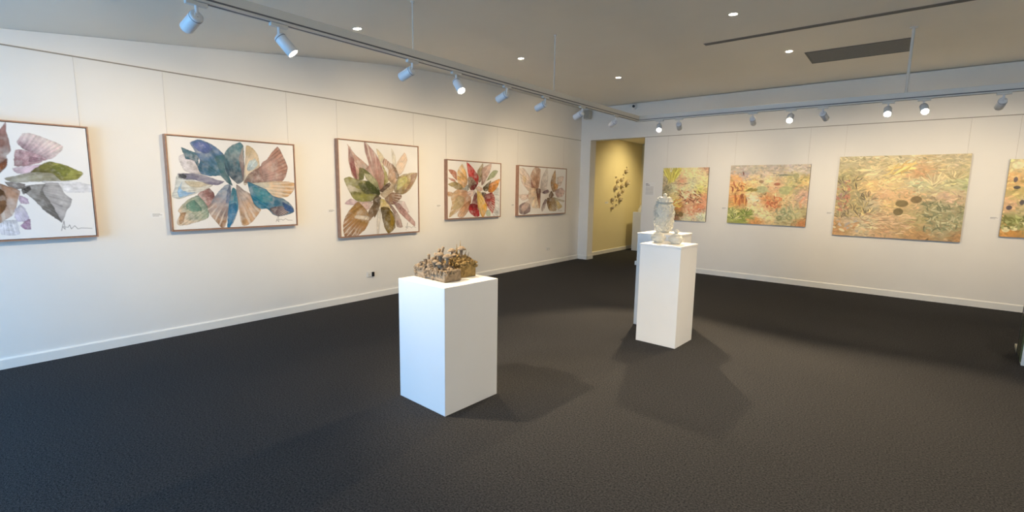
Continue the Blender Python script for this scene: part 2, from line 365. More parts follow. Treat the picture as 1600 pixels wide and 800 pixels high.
ART = {
 'L1': dict(c=(0.548, 0.507), sig=[(0.817, 0.941), (0.835, 0.852), (0.836, 0.931), (0.823, 0.904), (0.852, 0.914), (0.862, 0.891), (0.868, 0.93), (0.888, 0.901), (0.903, 0.932), (0.921, 0.924), (0.979, 0.932)], P=[
  ([(0.754,0.501),(0.879,0.49),(0.999,0.525),(0.995,0.58),(0.872,0.593),(0.841,0.551)],(232,229,228),(224,222,224),{}),
  ([(0.525,0.849),(0.6,0.839),(0.607,0.955),(0.533,0.949)],(232,230,234),(226,224,230),{}),
  ([(0.53,0.147),(0.577,0.087),(0.608,0.017),(0.609,0.096),(0.618,0.233),(0.597,0.276),(0.591,0.36),(0.554,0.424),(0.509,0.447)],(105,68,45),(165,125,118),{}),
  ([(0.558,0.362),(0.595,0.307),(0.592,0.36),(0.553,0.431),(0.525,0.432)],(150,85,40),(110,65,45),{}),
  ([(0.623,0.386),(0.708,0.359),(0.764,0.349),(0.704,0.424),(0.642,0.427)],(225,200,208),(215,185,200),{}),
  ([(0.66,0.159),(0.687,0.097),(0.718,0.085),(0.764,0.105),(0.802,0.129),(0.865,0.177),(0.827,0.257),(0.775,0.297),(0.716,0.241),(0.679,0.213)],(190,160,168),(228,205,198),{'s':9,'k':'w'}),
  ([(0.644,0.233),(0.715,0.249),(0.779,0.301),(0.701,0.353),(0.632,0.36)],(175,135,140),(195,160,166),{}),
  ([(0.713,0.288),(0.779,0.298),(0.742,0.321),(0.695,0.325)],(130,92,108),(150,110,122),{'a':0.8}),
  ([(0.584,0.471),(0.665,0.437),(0.752,0.407),(0.816,0.419),(0.837,0.484),(0.739,0.495),(0.622,0.505)],(178,172,150),(150,145,118),{}),
  ([(0.705,0.417),(0.747,0.364),(0.798,0.325),(0.854,0.343),(0.903,0.377),(0.952,0.412),(0.923,0.466),(0.845,0.484),(0.808,0.419),(0.752,0.414)],(112,106,50),(152,150,76),{}),
  ([(0.794,0.39),(0.846,0.343),(0.893,0.393),(0.865,0.446),(0.832,0.433)],(105,108,42),(120,125,50),{'a':0.8}),
  ([(0.578,0.506),(0.659,0.518),(0.657,0.554),(0.618,0.569),(0.59,0.541)],(150,142,136),(130,122,116),{}),
  ([(0.74,0.596),(0.769,0.523),(0.826,0.522),(0.854,0.611),(0.884,0.656),(0.858,0.746),(0.822,0.851),(0.786,0.774)],(180,174,170),(160,155,154),{}),
  ([(0.648,0.568),(0.689,0.539),(0.761,0.53),(0.745,0.582),(0.788,0.73),(0.818,0.851),(0.746,0.751),(0.69,0.64)],(128,122,114),(112,108,104),{}),
  ([(0.648,0.568),(0.685,0.539),(0.686,0.575),(0.653,0.608)],(62,58,54),(70,66,62),{}),
  ([(0.505,0.515),(0.547,0.528),(0.589,0.555),(0.631,0.583),(0.613,0.696),(0.589,0.781),(0.525,0.849),(0.482,0.846)],(170,128,98),(200,165,142),{'s':14,'k':'w'}),
  ([(0.544,0.57),(0.564,0.597),(0.572,0.639),(0.563,0.724),(0.53,0.779),(0.505,0.722)],(105,72,40),(125,85,50),{}),
  ([(0.633,0.625),(0.663,0.64),(0.671,0.69),(0.633,0.683)],(196,172,190),(186,160,182),{}),
  ([(0.602,0.753),(0.632,0.704),(0.658,0.77),(0.661,0.842),(0.607,0.839)],(214,206,216),(196,186,206),{}),
  ([(0.624,0.876),(0.666,0.831),(0.666,0.916),(0.634,0.906)],(172,138,162),(160,122,152),{}),
  ([(0.214,0.535),(0.349,0.414),(0.465,0.476),(0.462,0.53),(0.335,0.612)],(120,150,90),(170,175,110),{}),
  ([(0.242,0.319),(0.347,0.168),(0.427,0.238),(0.508,0.46),(0.388,0.412)],(190,150,155),(220,195,195),{'s':8,'k':'w'}),
  ([(0.246,0.768),(0.311,0.664),(0.489,0.543),(0.434,0.72),(0.315,0.89)],(150,145,140),(120,116,114),{}),
 ]),
 'L2': dict(c=(0.479, 0.517), sig=[(0.809, 0.957), (0.834, 0.872), (0.834, 0.958), (0.815, 0.934), (0.862, 0.928), (0.873, 0.942), (0.897, 0.922), (0.92, 0.942), (0.962, 0.946)], P=[
  ([(0.078,0.217),(0.11,0.194),(0.148,0.232),(0.179,0.243),(0.203,0.317),(0.237,0.384),(0.164,0.38),(0.107,0.356),(0.084,0.276)],(200,190,190),(212,207,212),{}),
  ([(0.191,0.621),(0.268,0.551),(0.304,0.607),(0.306,0.678),(0.259,0.776),(0.224,0.705)],(140,98,95),(170,132,126),{}),
  ([(0.487,0.71),(0.498,0.769),(0.454,0.915),(0.429,0.98),(0.443,0.826)],(220,220,222),(210,208,210),{}),
  ([(0.1,0.122),(0.156,0.15),(0.218,0.179),(0.206,0.248),(0.238,0.37),(0.211,0.358),(0.179,0.25),(0.126,0.233)],(62,90,108),(84,118,132),{}),
  ([(0.168,0.075),(0.224,0.036),(0.279,0.051),(0.343,0.1),(0.398,0.173),(0.413,0.278),(0.419,0.377),(0.445,0.499),(0.397,0.457),(0.36,0.394),(0.293,0.403),(0.228,0.385),(0.212,0.317),(0.225,0.247),(0.209,0.187),(0.192,0.14)],(58,112,124),(84,112,150),{}),
  ([(0.181,0.081),(0.224,0.043),(0.279,0.058),(0.314,0.103),(0.274,0.161),(0.22,0.138)],(90,105,165),(98,112,175),{'a':0.8}),
  ([(0.338,0.212),(0.398,0.18),(0.401,0.335),(0.44,0.491),(0.379,0.407)],(55,100,108),(60,105,100),{'a':0.6}),
  ([(0.07,0.398),(0.108,0.444),(0.206,0.482),(0.298,0.501),(0.249,0.558),(0.155,0.607),(0.063,0.655),(0.012,0.634),(0.038,0.54),(0.051,0.445)],(214,210,196),(200,206,204),{}),
  ([(0.084,0.485),(0.072,0.553),(0.11,0.593),(0.164,0.593),(0.064,0.645),(0.047,0.58)],(112,165,215),(140,185,222),{'a':0.9}),
  ([(0.107,0.471),(0.28,0.495),(0.203,0.538),(0.14,0.525)],(220,205,175),(200,190,165),{}),
  ([(0.07,0.398),(0.173,0.394),(0.236,0.405),(0.32,0.444),(0.382,0.467),(0.336,0.508),(0.279,0.502),(0.206,0.468),(0.108,0.446)],(140,134,156),(112,112,132),{}),
  ([(0.07,0.398),(0.11,0.403),(0.112,0.441),(0.064,0.438)],(62,66,68),(70,74,78),{'a':0.9}),
  ([(0.185,0.642),(0.224,0.705),(0.253,0.79),(0.241,0.875),(0.151,0.92),(0.051,0.946),(0.035,0.906),(0.056,0.825),(0.049,0.784),(0.097,0.703),(0.143,0.662)],(140,165,145),(214,192,165),{}),
  ([(0.105,0.724),(0.151,0.683),(0.195,0.747),(0.202,0.796),(0.137,0.801),(0.107,0.772)],(90,135,120),(105,148,130),{'a':0.9}),
  ([(0.056,0.825),(0.092,0.813),(0.072,0.908),(0.042,0.931)],(175,130,85),(185,140,95),{'a':0.85}),
  ([(0.434,0.513),(0.436,0.593),(0.416,0.738),(0.377,0.969),(0.347,0.979),(0.302,0.892),(0.259,0.776),(0.301,0.678),(0.343,0.593),(0.394,0.528)],(150,168,190),(165,125,92),{'s':12,'k':'w'}),
  ([(0.434,0.513),(0.436,0.593),(0.422,0.709),(0.397,0.708),(0.412,0.578)],(78,92,120),(100,125,160),{'a':0.8}),
  ([(0.453,0.556),(0.482,0.578),(0.493,0.71),(0.472,0.842),(0.417,0.979),(0.397,0.978),(0.409,0.796),(0.434,0.651)],(75,140,160),(30,112,158),{}),
  ([(0.426,0.738),(0.472,0.724),(0.473,0.827),(0.412,0.971),(0.407,0.825)],(18,104,152),(30,120,165),{'a':0.7}),
  ([(0.407,0.193),(0.429,0.121),(0.481,0.059),(0.533,0.026),(0.557,0.067),(0.558,0.182),(0.561,0.372),(0.538,0.453),(0.496,0.476),(0.439,0.398),(0.412,0.32)],(62,86,104),(86,128,138),{}),
  ([(0.551,0.082),(0.558,0.182),(0.559,0.372),(0.538,0.446),(0.532,0.329),(0.521,0.214)],(150,125,125),(170,145,135),{'s':14,'k':'w','a':0.8}),
  ([(0.588,0.064),(0.634,0.082),(0.674,0.159),(0.686,0.277),(0.646,0.368),(0.568,0.489),(0.548,0.46),(0.571,0.254)],(225,212,190),(214,190,152),{}),
  ([(0.597,0.238),(0.651,0.198),(0.671,0.263),(0.626,0.325),(0.584,0.327)],(180,205,215),(196,214,218),{'a':0.9}),
  ([(0.558,0.474),(0.592,0.385),(0.669,0.308),(0.725,0.26),(0.738,0.365),(0.729,0.463),(0.653,0.472)],(140,118,110),(164,128,118),{}),
  ([(0.714,0.261),(0.76,0.198),(0.854,0.047),(0.907,0.173),(0.933,0.279),(0.913,0.389),(0.864,0.452),(0.729,0.463)],(190,158,150),(172,128,112),{'s':11,'k':'d'}),
  ([(0.599,0.488),(0.685,0.479),(0.796,0.461),(0.934,0.463),(0.99,0.48),(0.978,0.56),(0.917,0.639),(0.813,0.653),(0.758,0.592),(0.705,0.531)],(214,212,196),(212,170,122),{'s':7,'k':'w'}),
  ([(0.494,0.519),(0.544,0.578),(0.594,0.622),(0.633,0.742),(0.669,0.804),(0.605,0.923),(0.551,0.972),(0.514,0.963),(0.504,0.828),(0.494,0.68)],(180,168,164),(192,148,102),{'s':12,'k':'w'}),
  ([(0.594,0.488),(0.662,0.517),(0.737,0.569),(0.801,0.646),(0.881,0.677),(0.949,0.75),(0.971,0.83),(0.911,0.859),(0.829,0.88),(0.784,0.854),(0.741,0.791),(0.675,0.789),(0.633,0.727),(0.61,0.622)],(36,128,160),(52,92,118),{}),
  ([(0.619,0.533),(0.736,0.584),(0.789,0.684),(0.699,0.713),(0.658,0.652)],(60,150,160),(50,140,150),{'a':0.6}),
  ([(0.763,0.792),(0.867,0.763),(0.923,0.844),(0.84,0.885),(0.795,0.855)],(112,96,102),(120,104,108),{'s':8,'k':'w'}),
  ([(0.88,0.717),(0.966,0.782),(0.968,0.838),(0.9,0.812)],(34,78,138),(44,88,148),{'a':0.9}),
 ]),
 'L3': dict(c=(0.479, 0.546), sig=[(0.819, 0.976), (0.839, 0.888), (0.842, 0.956), (0.81, 0.936), (0.877, 0.938), (0.897, 0.955), (0.917, 0.939), (0.96, 0.952)], P=[
  ([(0.448,0.071),(0.516,0.125),(0.55,0.182),(0.514,0.258),(0.48,0.201)],(232,220,190),(226,210,176),{}),
  ([(0.693,0.234),(0.805,0.091),(0.842,0.165),(0.785,0.291),(0.729,0.324)],(238,212,184),(232,198,164),{'a':0.8}),
  ([(0.64,0.057),(0.685,0.129),(0.693,0.25),(0.653,0.229)],(228,220,200),(222,212,190),{'a':0.8}),
  ([(0.639,0.222),(0.693,0.265),(0.729,0.355),(0.683,0.372)],(120,95,76),(146,120,98),{}),
  ([(0.437,0.754),(0.481,0.74),(0.451,0.984),(0.425,0.983)],(230,222,208),(224,214,200),{}),
  ([(0.708,0.634),(0.802,0.649),(0.859,0.761),(0.782,0.744)],(220,204,198),(214,192,190),{}),
  ([(0.059,0.655),(0.124,0.605),(0.204,0.641),(0.171,0.67)],(212,188,190),(196,168,176),{}),
  ([(0.121,0.08),(0.198,0.159),(0.311,0.239),(0.343,0.266),(0.26,0.299),(0.242,0.386),(0.193,0.395),(0.146,0.332),(0.118,0.206)],(196,160,140),(206,170,158),{}),
  ([(0.12,0.101),(0.163,0.168),(0.183,0.274),(0.196,0.39),(0.147,0.325),(0.118,0.206)],(150,92,90),(126,66,70),{'s':26,'k':'w'}),
  ([(0.099,0.04),(0.137,0.072),(0.113,0.067)],(215,180,160),(215,180,160),{}),
  ([(0.307,0.012),(0.364,0.062),(0.43,0.13),(0.48,0.215),(0.522,0.317),(0.53,0.407),(0.485,0.498),(0.442,0.439),(0.375,0.352),(0.276,0.313),(0.352,0.251),(0.313,0.123)],(176,130,112),(188,148,142),{'s':9,'k':'w'}),
  ([(0.244,0.285),(0.309,0.304),(0.392,0.366),(0.442,0.439),(0.467,0.513),(0.408,0.455),(0.324,0.413),(0.292,0.355),(0.283,0.399),(0.233,0.401)],(146,146,104),(112,112,66),{}),
  ([(0.514,0.243),(0.566,0.315),(0.583,0.405),(0.529,0.452),(0.539,0.346)],(150,138,60),(180,170,96),{}),
  ([(0.55,0.174),(0.621,0.223),(0.674,0.311),(0.692,0.402),(0.637,0.427),(0.583,0.375),(0.593,0.284),(0.524,0.22)],(205,172,140),(190,152,132),{'s':12,'k':'w'}),
  ([(0.074,0.406),(0.129,0.39),(0.225,0.415),(0.324,0.427),(0.407,0.484),(0.458,0.536),(0.423,0.581),(0.32,0.634),(0.237,0.637),(0.164,0.59),(0.11,0.504)],(84,84,42),(150,146,88),{'s':7,'k':'w'}),
  ([(0.224,0.444),(0.34,0.456),(0.424,0.529),(0.338,0.559),(0.256,0.516)],(66,70,38),(78,84,50),{'a':0.7}),
  ([(0.238,0.56),(0.389,0.559),(0.44,0.581),(0.32,0.634),(0.245,0.634)],(162,156,78),(148,146,68),{'a':0.7}),
  ([(0.307,0.428),(0.391,0.418),(0.45,0.484),(0.467,0.536),(0.406,0.544),(0.339,0.5)],(66,72,32),(80,88,42),{}),
  ([(0.292,0.341),(0.375,0.352),(0.443,0.417),(0.433,0.476),(0.341,0.405)],(176,174,130),(190,186,150),{}),
  ([(0.493,0.543),(0.618,0.442),(0.682,0.448),(0.636,0.526),(0.563,0.603),(0.51,0.573)],(196,176,146),(180,158,128),{}),
  ([(0.476,0.513),(0.547,0.452),(0.601,0.428),(0.6,0.465),(0.511,0.528)],(82,60,44),(92,70,52),{}),
  ([(0.673,0.479),(0.729,0.37),(0.822,0.329),(0.976,0.315),(0.937,0.411),(0.86,0.507),(0.783,0.547),(0.691,0.525)],(150,128,84),(190,168,118),{}),
  ([(0.899,0.334),(0.98,0.315),(0.937,0.411),(0.841,0.515),(0.802,0.524),(0.889,0.412)],(170,134,106),(164,126,102),{'s':16,'k':'w'}),
  ([(0.729,0.386),(0.822,0.352),(0.845,0.398),(0.756,0.478),(0.706,0.494)],(208,204,140),(196,188,120),{}),
  ([(0.545,0.603),(0.636,0.541),(0.746,0.556),(0.746,0.602),(0.653,0.665),(0.571,0.657)],(156,124,98),(128,96,76),{'s':8,'k':'w'}),
  ([(0.204,0.648),(0.37,0.641),(0.335,0.708),(0.268,0.73)],(206,178,170),(200,168,160),{'s':9,'k':'w'}),
  ([(0.299,0.857),(0.335,0.738),(0.405,0.649),(0.456,0.679),(0.42,0.754),(0.367,0.813)],(118,94,70),(148,124,98),{}),
  ([(0.203,0.655),(0.301,0.752),(0.319,0.842),(0.264,0.93),(0.163,0.993),(0.051,0.981),(0.038,0.878),(0.064,0.792),(0.137,0.706)],(176,136,76),(152,112,80),{'s':11,'k':'w'}),
  ([(0.184,0.78),(0.317,0.797),(0.313,0.835),(0.167,0.809)],(235,225,210),(230,218,200),{'a':0.8}),
  ([(0.388,0.634),(0.432,0.574),(0.483,0.603),(0.464,0.694),(0.402,0.799)],(92,74,54),(122,100,74),{}),
  ([(0.483,0.618),(0.524,0.618),(0.607,0.711),(0.49,0.722)],(218,198,126),(206,180,110),{}),
  ([(0.562,0.634),(0.652,0.711),(0.725,0.806),(0.762,0.918),(0.687,0.915),(0.652,0.773)],(148,122,112),(184,160,150),{}),
  ([(0.653,0.649),(0.745,0.681),(0.859,0.793),(0.936,0.875),(0.93,0.927),(0.858,0.873),(0.744,0.775)],(150,108,104),(196,158,150),{}),
  ([(0.49,0.722),(0.579,0.718),(0.651,0.804),(0.659,0.93),(0.576,0.986),(0.532,0.925)],(96,76,24),(120,98,34),{}),
  ([(0.597,0.741),(0.651,0.836),(0.632,0.945),(0.586,0.962),(0.605,0.85)],(172,142,44),(150,120,36),{'a':0.9}),
 ]),
 'L4': dict(c=(0.516, 0.513), sig=[(0.837, 0.928), (0.844, 0.881), (0.852, 0.931), (0.873, 0.915), (0.902, 0.929), (0.949, 0.924)], P=[
  ([(0.875,0.533),(0.967,0.499),(0.97,0.968),(0.856,0.948)],(224,224,222),(212,212,210),{}),
  ([(0.707,0.894),(0.788,0.88),(0.793,0.98),(0.729,0.978)],(204,214,190),(190,202,170),{}),
  ([(0.009,0.542),(0.103,0.557),(0.073,0.602),(0.018,0.61)],(214,176,136),(196,152,110),{}),
  ([(0.182,0.189),(0.251,0.08),(0.302,0.153),(0.341,0.321),(0.296,0.492),(0.212,0.402),(0.177,0.326)],(214,160,98),(232,192,128),{'s':5,'k':'w'}),
  ([(0.024,0.167),(0.142,0.191),(0.153,0.327),(0.096,0.269)],(200,140,112),(176,106,82),{}),
  ([(0.019,0.302),(0.114,0.321),(0.147,0.373),(0.067,0.345)],(204,148,128),(196,136,116),{}),
  ([(0.029,0.414),(0.131,0.373),(0.228,0.417),(0.297,0.524),(0.182,0.494)],(140,118,72),(172,154,108),{}),
  ([(0.263,0.493),(0.36,0.413),(0.371,0.491),(0.314,0.531)],(150,150,145),(180,185,180),{}),
  ([(0.547,0.156),(0.634,0.034),(0.643,0.168),(0.613,0.312),(0.571,0.345),(0.542,0.267)],(140,118,82),(178,158,122),{}),
  ([(0.641,0.12),(0.798,0.032),(0.76,0.194),(0.668,0.358),(0.625,0.391),(0.629,0.248)],(170,132,118),(212,182,168),{}),
  ([(0.67,0.406),(0.788,0.209),(0.858,0.141),(0.932,0.154),(0.863,0.255),(0.72,0.324)],(134,138,88),(170,178,138),{}),
  ([(0.654,0.455),(0.793,0.338),(0.763,0.485),(0.692,0.519)],(84,68,42),(104,92,60),{}),
  ([(0.764,0.518),(0.795,0.387),(0.977,0.3),(0.927,0.449),(0.838,0.533)],(196,120,46),(228,160,76),{}),
  ([(0.349,0.043),(0.452,0.13),(0.542,0.251),(0.537,0.378),(0.463,0.474),(0.409,0.381),(0.37,0.211)],(160,36,32),(196,54,46),{}),
  ([(0.365,0.304),(0.423,0.279),(0.512,0.378),(0.447,0.49),(0.378,0.444)],(112,92,80),(160,142,122),{}),
  ([(0.428,0.428),(0.53,0.409),(0.464,0.502),(0.405,0.491)],(100,28,30),(120,34,34),{}),
  ([(0.073,0.618),(0.167,0.525),(0.314,0.539),(0.383,0.617),(0.387,0.727),(0.256,0.805),(0.128,0.896),(0.049,0.94),(0.092,0.74)],(208,158,124),(196,170,128),{'s':9,'k':'w'}),
  ([(0.185,0.617),(0.284,0.648),(0.255,0.789),(0.11,0.833),(0.123,0.71)],(170,158,112),(180,166,120),{'a':0.6}),
  ([(0.185,0.913),(0.272,0.789),(0.386,0.712),(0.374,0.854),(0.261,0.986),(0.194,0.96)],(176,124,88),(204,156,114),{'s':6,'k':'w'}),
  ([(0.431,0.776),(0.5,0.553),(0.547,0.648),(0.544,0.809)],(112,64,60),(160,108,100),{}),
  ([(0.389,0.807),(0.43,0.76),(0.543,0.793),(0.567,0.956),(0.498,0.978),(0.401,0.903)],(136,24,28),(180,46,46),{}),
  ([(0.543,0.536),(0.587,0.536),(0.7,0.714),(0.722,0.812),(0.648,0.983),(0.562,0.81)],(234,200,110),(220,164,58),{'s':3,'k':'d'}),
  ([(0.622,0.552),(0.694,0.551),(0.732,0.616),(0.661,0.632)],(96,76,64),(122,102,86),{}),
  ([(0.679,0.632),(0.821,0.566),(0.88,0.648),(0.878,0.815),(0.836,0.914),(0.758,0.813)],(130,42,40),(184,72,66),{'s':9,'k':'w'}),
  ([(0.348,0.554),(0.447,0.506),(0.5,0.553),(0.417,0.617)],(232,214,204),(220,190,180),{}),
  ([(0.506,0.473),(0.566,0.44),(0.638,0.487),(0.569,0.528)],(226,200,184),(210,170,150),{}),
 ]),
 'L5': dict(c=(0.399, 0.494), sig=[(0.831, 0.94), (0.858, 0.932), (0.886, 0.946), (0.922, 0.94)], P=[
  ([(0.793,0.203),(0.934,0.181),(0.873,0.369),(0.818,0.354)],(236,222,210),(228,208,196),{}),
  ([(0.029,0.097),(0.103,0.077),(0.199,0.212),(0.252,0.448),(0.175,0.465),(0.064,0.31)],(224,196,180),(232,214,200),{}),
  ([(0.076,0.186),(0.137,0.23),(0.125,0.34),(0.085,0.279)],(225,195,140),(230,200,150),{'a':0.7}),
  ([(0.237,0.195),(0.318,0.033),(0.416,0.075),(0.407,0.267),(0.365,0.462),(0.283,0.415)],(184,140,112),(204,168,144),{'s':4,'k':'w'}),
  ([(0.239,0.273),(0.282,0.383),(0.333,0.471),(0.261,0.464)],(140,92,76),(165,120,105),{}),
  ([(0.306,0.144),(0.356,0.205),(0.37,0.365),(0.336,0.334)],(160,116,86),(180,130,100),{'a':0.7}),
  ([(0.455,0.266),(0.562,0.035),(0.58,0.261),(0.532,0.526),(0.448,0.494)],(206,192,184),(224,216,206),{}),
  ([(0.659,0.308),(0.742,0.073),(0.763,0.305),(0.731,0.373),(0.806,0.456),(0.702,0.491)],(170,132,88),(200,168,130),{}),
  ([(0.729,0.339),(0.818,0.354),(0.805,0.439),(0.744,0.457)],(216,160,98),(224,176,120),{}),
  ([(0.773,0.507),(0.894,0.437),(0.971,0.505),(0.922,0.61),(0.815,0.627)],(206,172,164),(222,194,186),{'s':5,'k':'w'}),
  ([(0.01,0.593),(0.147,0.577),(0.226,0.625),(0.088,0.689)],(234,210,196),(230,212,200),{}),
  ([(0.163,0.609),(0.239,0.528),(0.304,0.56),(0.243,0.658)],(204,156,138),(214,176,158),{}),
  ([(0.222,0.48),(0.349,0.479),(0.403,0.609),(0.419,0.825),(0.28,0.822),(0.211,0.657)],(206,172,138),(228,208,182),{'s':5,'k':'w'}),
  ([(0.35,0.495),(0.431,0.494),(0.43,0.825),(0.407,0.825)],(130,90,74),(190,150,124),{}),
  ([(0.482,0.526),(0.581,0.476),(0.617,0.525),(0.534,0.559)],(120,94,102),(140,116,120),{}),
  ([(0.621,0.609),(0.668,0.508),(0.724,0.592),(0.674,0.643)],(98,72,50),(122,96,70),{}),
  ([(0.59,0.677),(0.71,0.661),(0.777,0.764),(0.776,0.921),(0.652,0.917),(0.595,0.795)],(124,88,42),(186,156,108),{'s':10,'k':'w'}),
  ([(0.469,0.843),(0.539,0.693),(0.566,0.727),(0.529,0.862),(0.481,0.928)],(128,100,104),(206,190,180),{}),
  ([(0.03,0.816),(0.12,0.753),(0.215,0.787),(0.219,0.919),(0.126,0.973),(0.04,0.945)],(160,140,138),(122,98,102),{}),
  ([(0.075,0.817),(0.243,0.658),(0.291,0.658),(0.155,0.884),(0.093,0.914)],(226,208,192),(206,180,170),{'a':0.8}),
  ([(0.782,0.695),(0.917,0.837),(0.829,0.905)],(226,208,156),(216,192,128),{}),
  ([(0.744,0.644),(0.965,0.715),(0.93,0.741),(0.765,0.695)],(200,190,160),(210,200,180),{}),
 ]),
}


def wires(t, xs, z0, z1):
    for x in xs:
        bm = B(); tube(bm, [(x, -.006, z0), (x, -.006, z1)], 0.0013, 6); obj('hanging_wire', bm, wirem, t)

def framed(y0, y1, z0, z1, art, label, wp, hp, wash=None, grow=1.08):
    cy, cz = (y0+y1)/2, (z0+z1)/2; w, h = y1-y0, z1-z0
    t = thing('framed_painting', label, 'painting', (XL, cy, cz), PI/2, 'framed petal paintings on the left wall')
    D0, FW = .070, .011          # frame depth off the wall, face width
    bm = B()
    o = [(-w/2, h/2), (w/2, h/2), (w/2, -h/2), (-w/2, -h/2)]; i_ = [(-w/2+FW, h/2-FW), (w/2-FW, h/2-FW), (w/2-FW, -h/2+FW), (-w/2+FW, -h/2+FW)]
    V = {}
    for nm, ring in (('o', o), ('i', i_)):
        for k, (x, z) in enumerate(ring):
            V[nm, k, 0] = bm.verts.new((x, -D0, z)); V[nm, k, 1] = bm.verts.new((x, 0, z))
    for k in range(4):
        j = (k+1) % 4
        bm.faces.new((V['o', k, 0], V['o', j, 0], V['i', j, 0], V['i', k, 0])); bm.faces.new((V['o', k, 1], V['o', j, 1], V['o', j, 0], V['o', k, 0]))
        bm.faces.new((V['i', k, 0], V['i', j, 0], V['i', j, 1], V['i', k, 1])); bm.faces.new((V['o', k, 1], V['i', k, 1], V['i', j, 1], V['o', j, 1]))
    obj('frame', bm, timber, t)
    obj('backing_board', box(B(), -w/2+FW, w/2-FW, -.012, -.006, -h/2+FW, h/2-FW), slotm, t)
    A = petals_picture(ART[art], wp, hp, wash, grow)
    canvas_mesh('canvas', w-2*FW-.010, h-2*FW-.010, .036, A, (236, 232, 226), t, -.062)
    wires(t, (-w/2+.04, w/2-.04), h/2, 2.624-cz)
    return t
framed(-.26, 1.02, 1.066, 2.034, 'L1', 'framed painting of mauve, green and grey petals, cut off by the left photo edge', 330, 250)
framed(1.588, 2.873, 1.078, 2.030, 'L2', 'framed painting of teal blue and brown fan petals, wide format', 380, 280)
framed(3.433, 4.744, .886, 2.150, 'L3', 'tallest framed painting, olive green and pink leaves bursting from the middle', 290, 280, (236, 222, 196), 1.12)
framed(5.313, 6.620, 1.050, 1.997, 'L4', 'framed painting with bright red and yellow petals', 260, 200, (232, 222, 204), 1.15)
framed(7.121, 8.757, 1.047, 1.990, 'L5', 'framed painting of pale pink and beige petals nearest the doorway', 240, 160, (224, 198, 176), 1.17)

def unframed(s0, s1, z0, z1, A, label, edge, dep=.038):
    s, cz = (s0+s1)/2, (z0+z1)/2
    p = bwp(s, cz); t = thing('canvas_painting', label, 'painting', p, BWA, 'landscape canvases on the back wall')
    canvas_mesh('canvas', s1-s0, z1-z0, dep-.001, A, edge, t, -dep)
    wires(t, (-(s1-s0)/2+.05, (s1-s0)/2-.05), (z1-z0)/2-.02, 2.616-cz)
    return t
F1 = [(.1, .1, 208, 196, 140), (.02, .3, 170, 150, 110), (.3, .12, 215, 200, 130), (.6, .1, 224, 208, 140), (.9, .12, 222, 200, 140), (.95, .02, 190, 140, 110), (.42, .25, 226, 160, 112), (.1, .42, 150, 138, 100), (.25, .38, 196, 190, 140), (.65, .3, 208, 204, 150), (.9, .27, 214, 200, 130), (.5, .42, 232, 212, 150), (.85, .42, 202, 196, 92), (.3, .55, 214, 190, 110), (.55, .5, 226, 190, 140), (.3, .66, 222, 170, 70), (.6, .6, 216, 156, 110), (.92, .55, 214, 140, 92), (.4, .75, 196, 124, 40), (.35, .88, 120, 92, 36), (.65, .82, 222, 160, 112), (.85, .75, 206, 118, 66), (.9, .9, 196, 200, 168), (.6, .97, 206, 200, 156), (.3, .98, 150, 100, 70)]
X1_ = [('fan', .2, .3, -2.2, -.9, .28, .012, 46, [(206, 190, 40), (222, 206, 70), (180, 166, 40)]), ('dabs', .62, .55, .25, .12, .2, .6, .035, .010, 70, [(140, 74, 40), (236, 216, 160), (206, 140, 80), (160, 96, 60)]), ('dabs', .35, .68, .12, .08, -.3, .3, .05, .012, 26, [(226, 186, 60), (206, 130, 30), (240, 210, 120)]),
       ('oval', .3, .86, .06, .06, (112, 88, 36)), ('oval', .46, .88, .05, .05, (124, 96, 40)), ('dabs', .65, .8, .1, .07, 1.2, .6, .03, .01, 40, [(226, 160, 112), (208, 126, 80), (238, 190, 140)]), ('dabs', .4, .3, .2, .01, 0, .1, .06, .005, 5, [(150, 110, 70)])]
unframed(-3.765, -2.897, .990, 2.000, strokes_picture(F1, 190, 222, 1500, X1_, lw=(.014, .046)), 'small golden landscape canvas with a yellow tree, half hidden behind tall white jar', (150, 130, 110))
F2 = [(.1, .06, 176, 166, 150), (.3, .08, 186, 178, 154), (.55, .05, 180, 168, 150), (.8, .06, 190, 176, 164), (.95, .08, 186, 174, 156), (.2, .16, 180, 164, 160), (.45, .18, 198, 176, 150), (.1, .24, 220, 162, 88), (.3, .28, 234, 196, 122), (.5, .24, 228, 208, 146), (.8, .22, 194, 182, 116), (.95, .25, 206, 178, 96), (.12, .38, 226, 170, 80), (.25, .42, 232, 186, 90), (.42, .42, 186, 182, 124), (.6, .36, 220, 166, 118), (.75, .42, 188, 182, 114), (.95, .5, 196, 156, 132), (.15, .6, 200, 124, 34), (.32, .55, 238, 218, 176), (.5, .55, 212, 142, 66), (.6, .65, 220, 140, 72), (.7, .55, 214, 190, 130), (.1, .85, 156, 164, 76), (.2, .9, 136, 150, 46), (.35, .78, 232, 208, 146), (.5, .85, 238, 210, 146), (.75, .8, 168, 172, 124), (.9, .82, 172, 166, 112), (.96, .95, 186, 118, 52), (.4, .97, 204, 136, 46), (.75, .97, 176, 160, 110)]
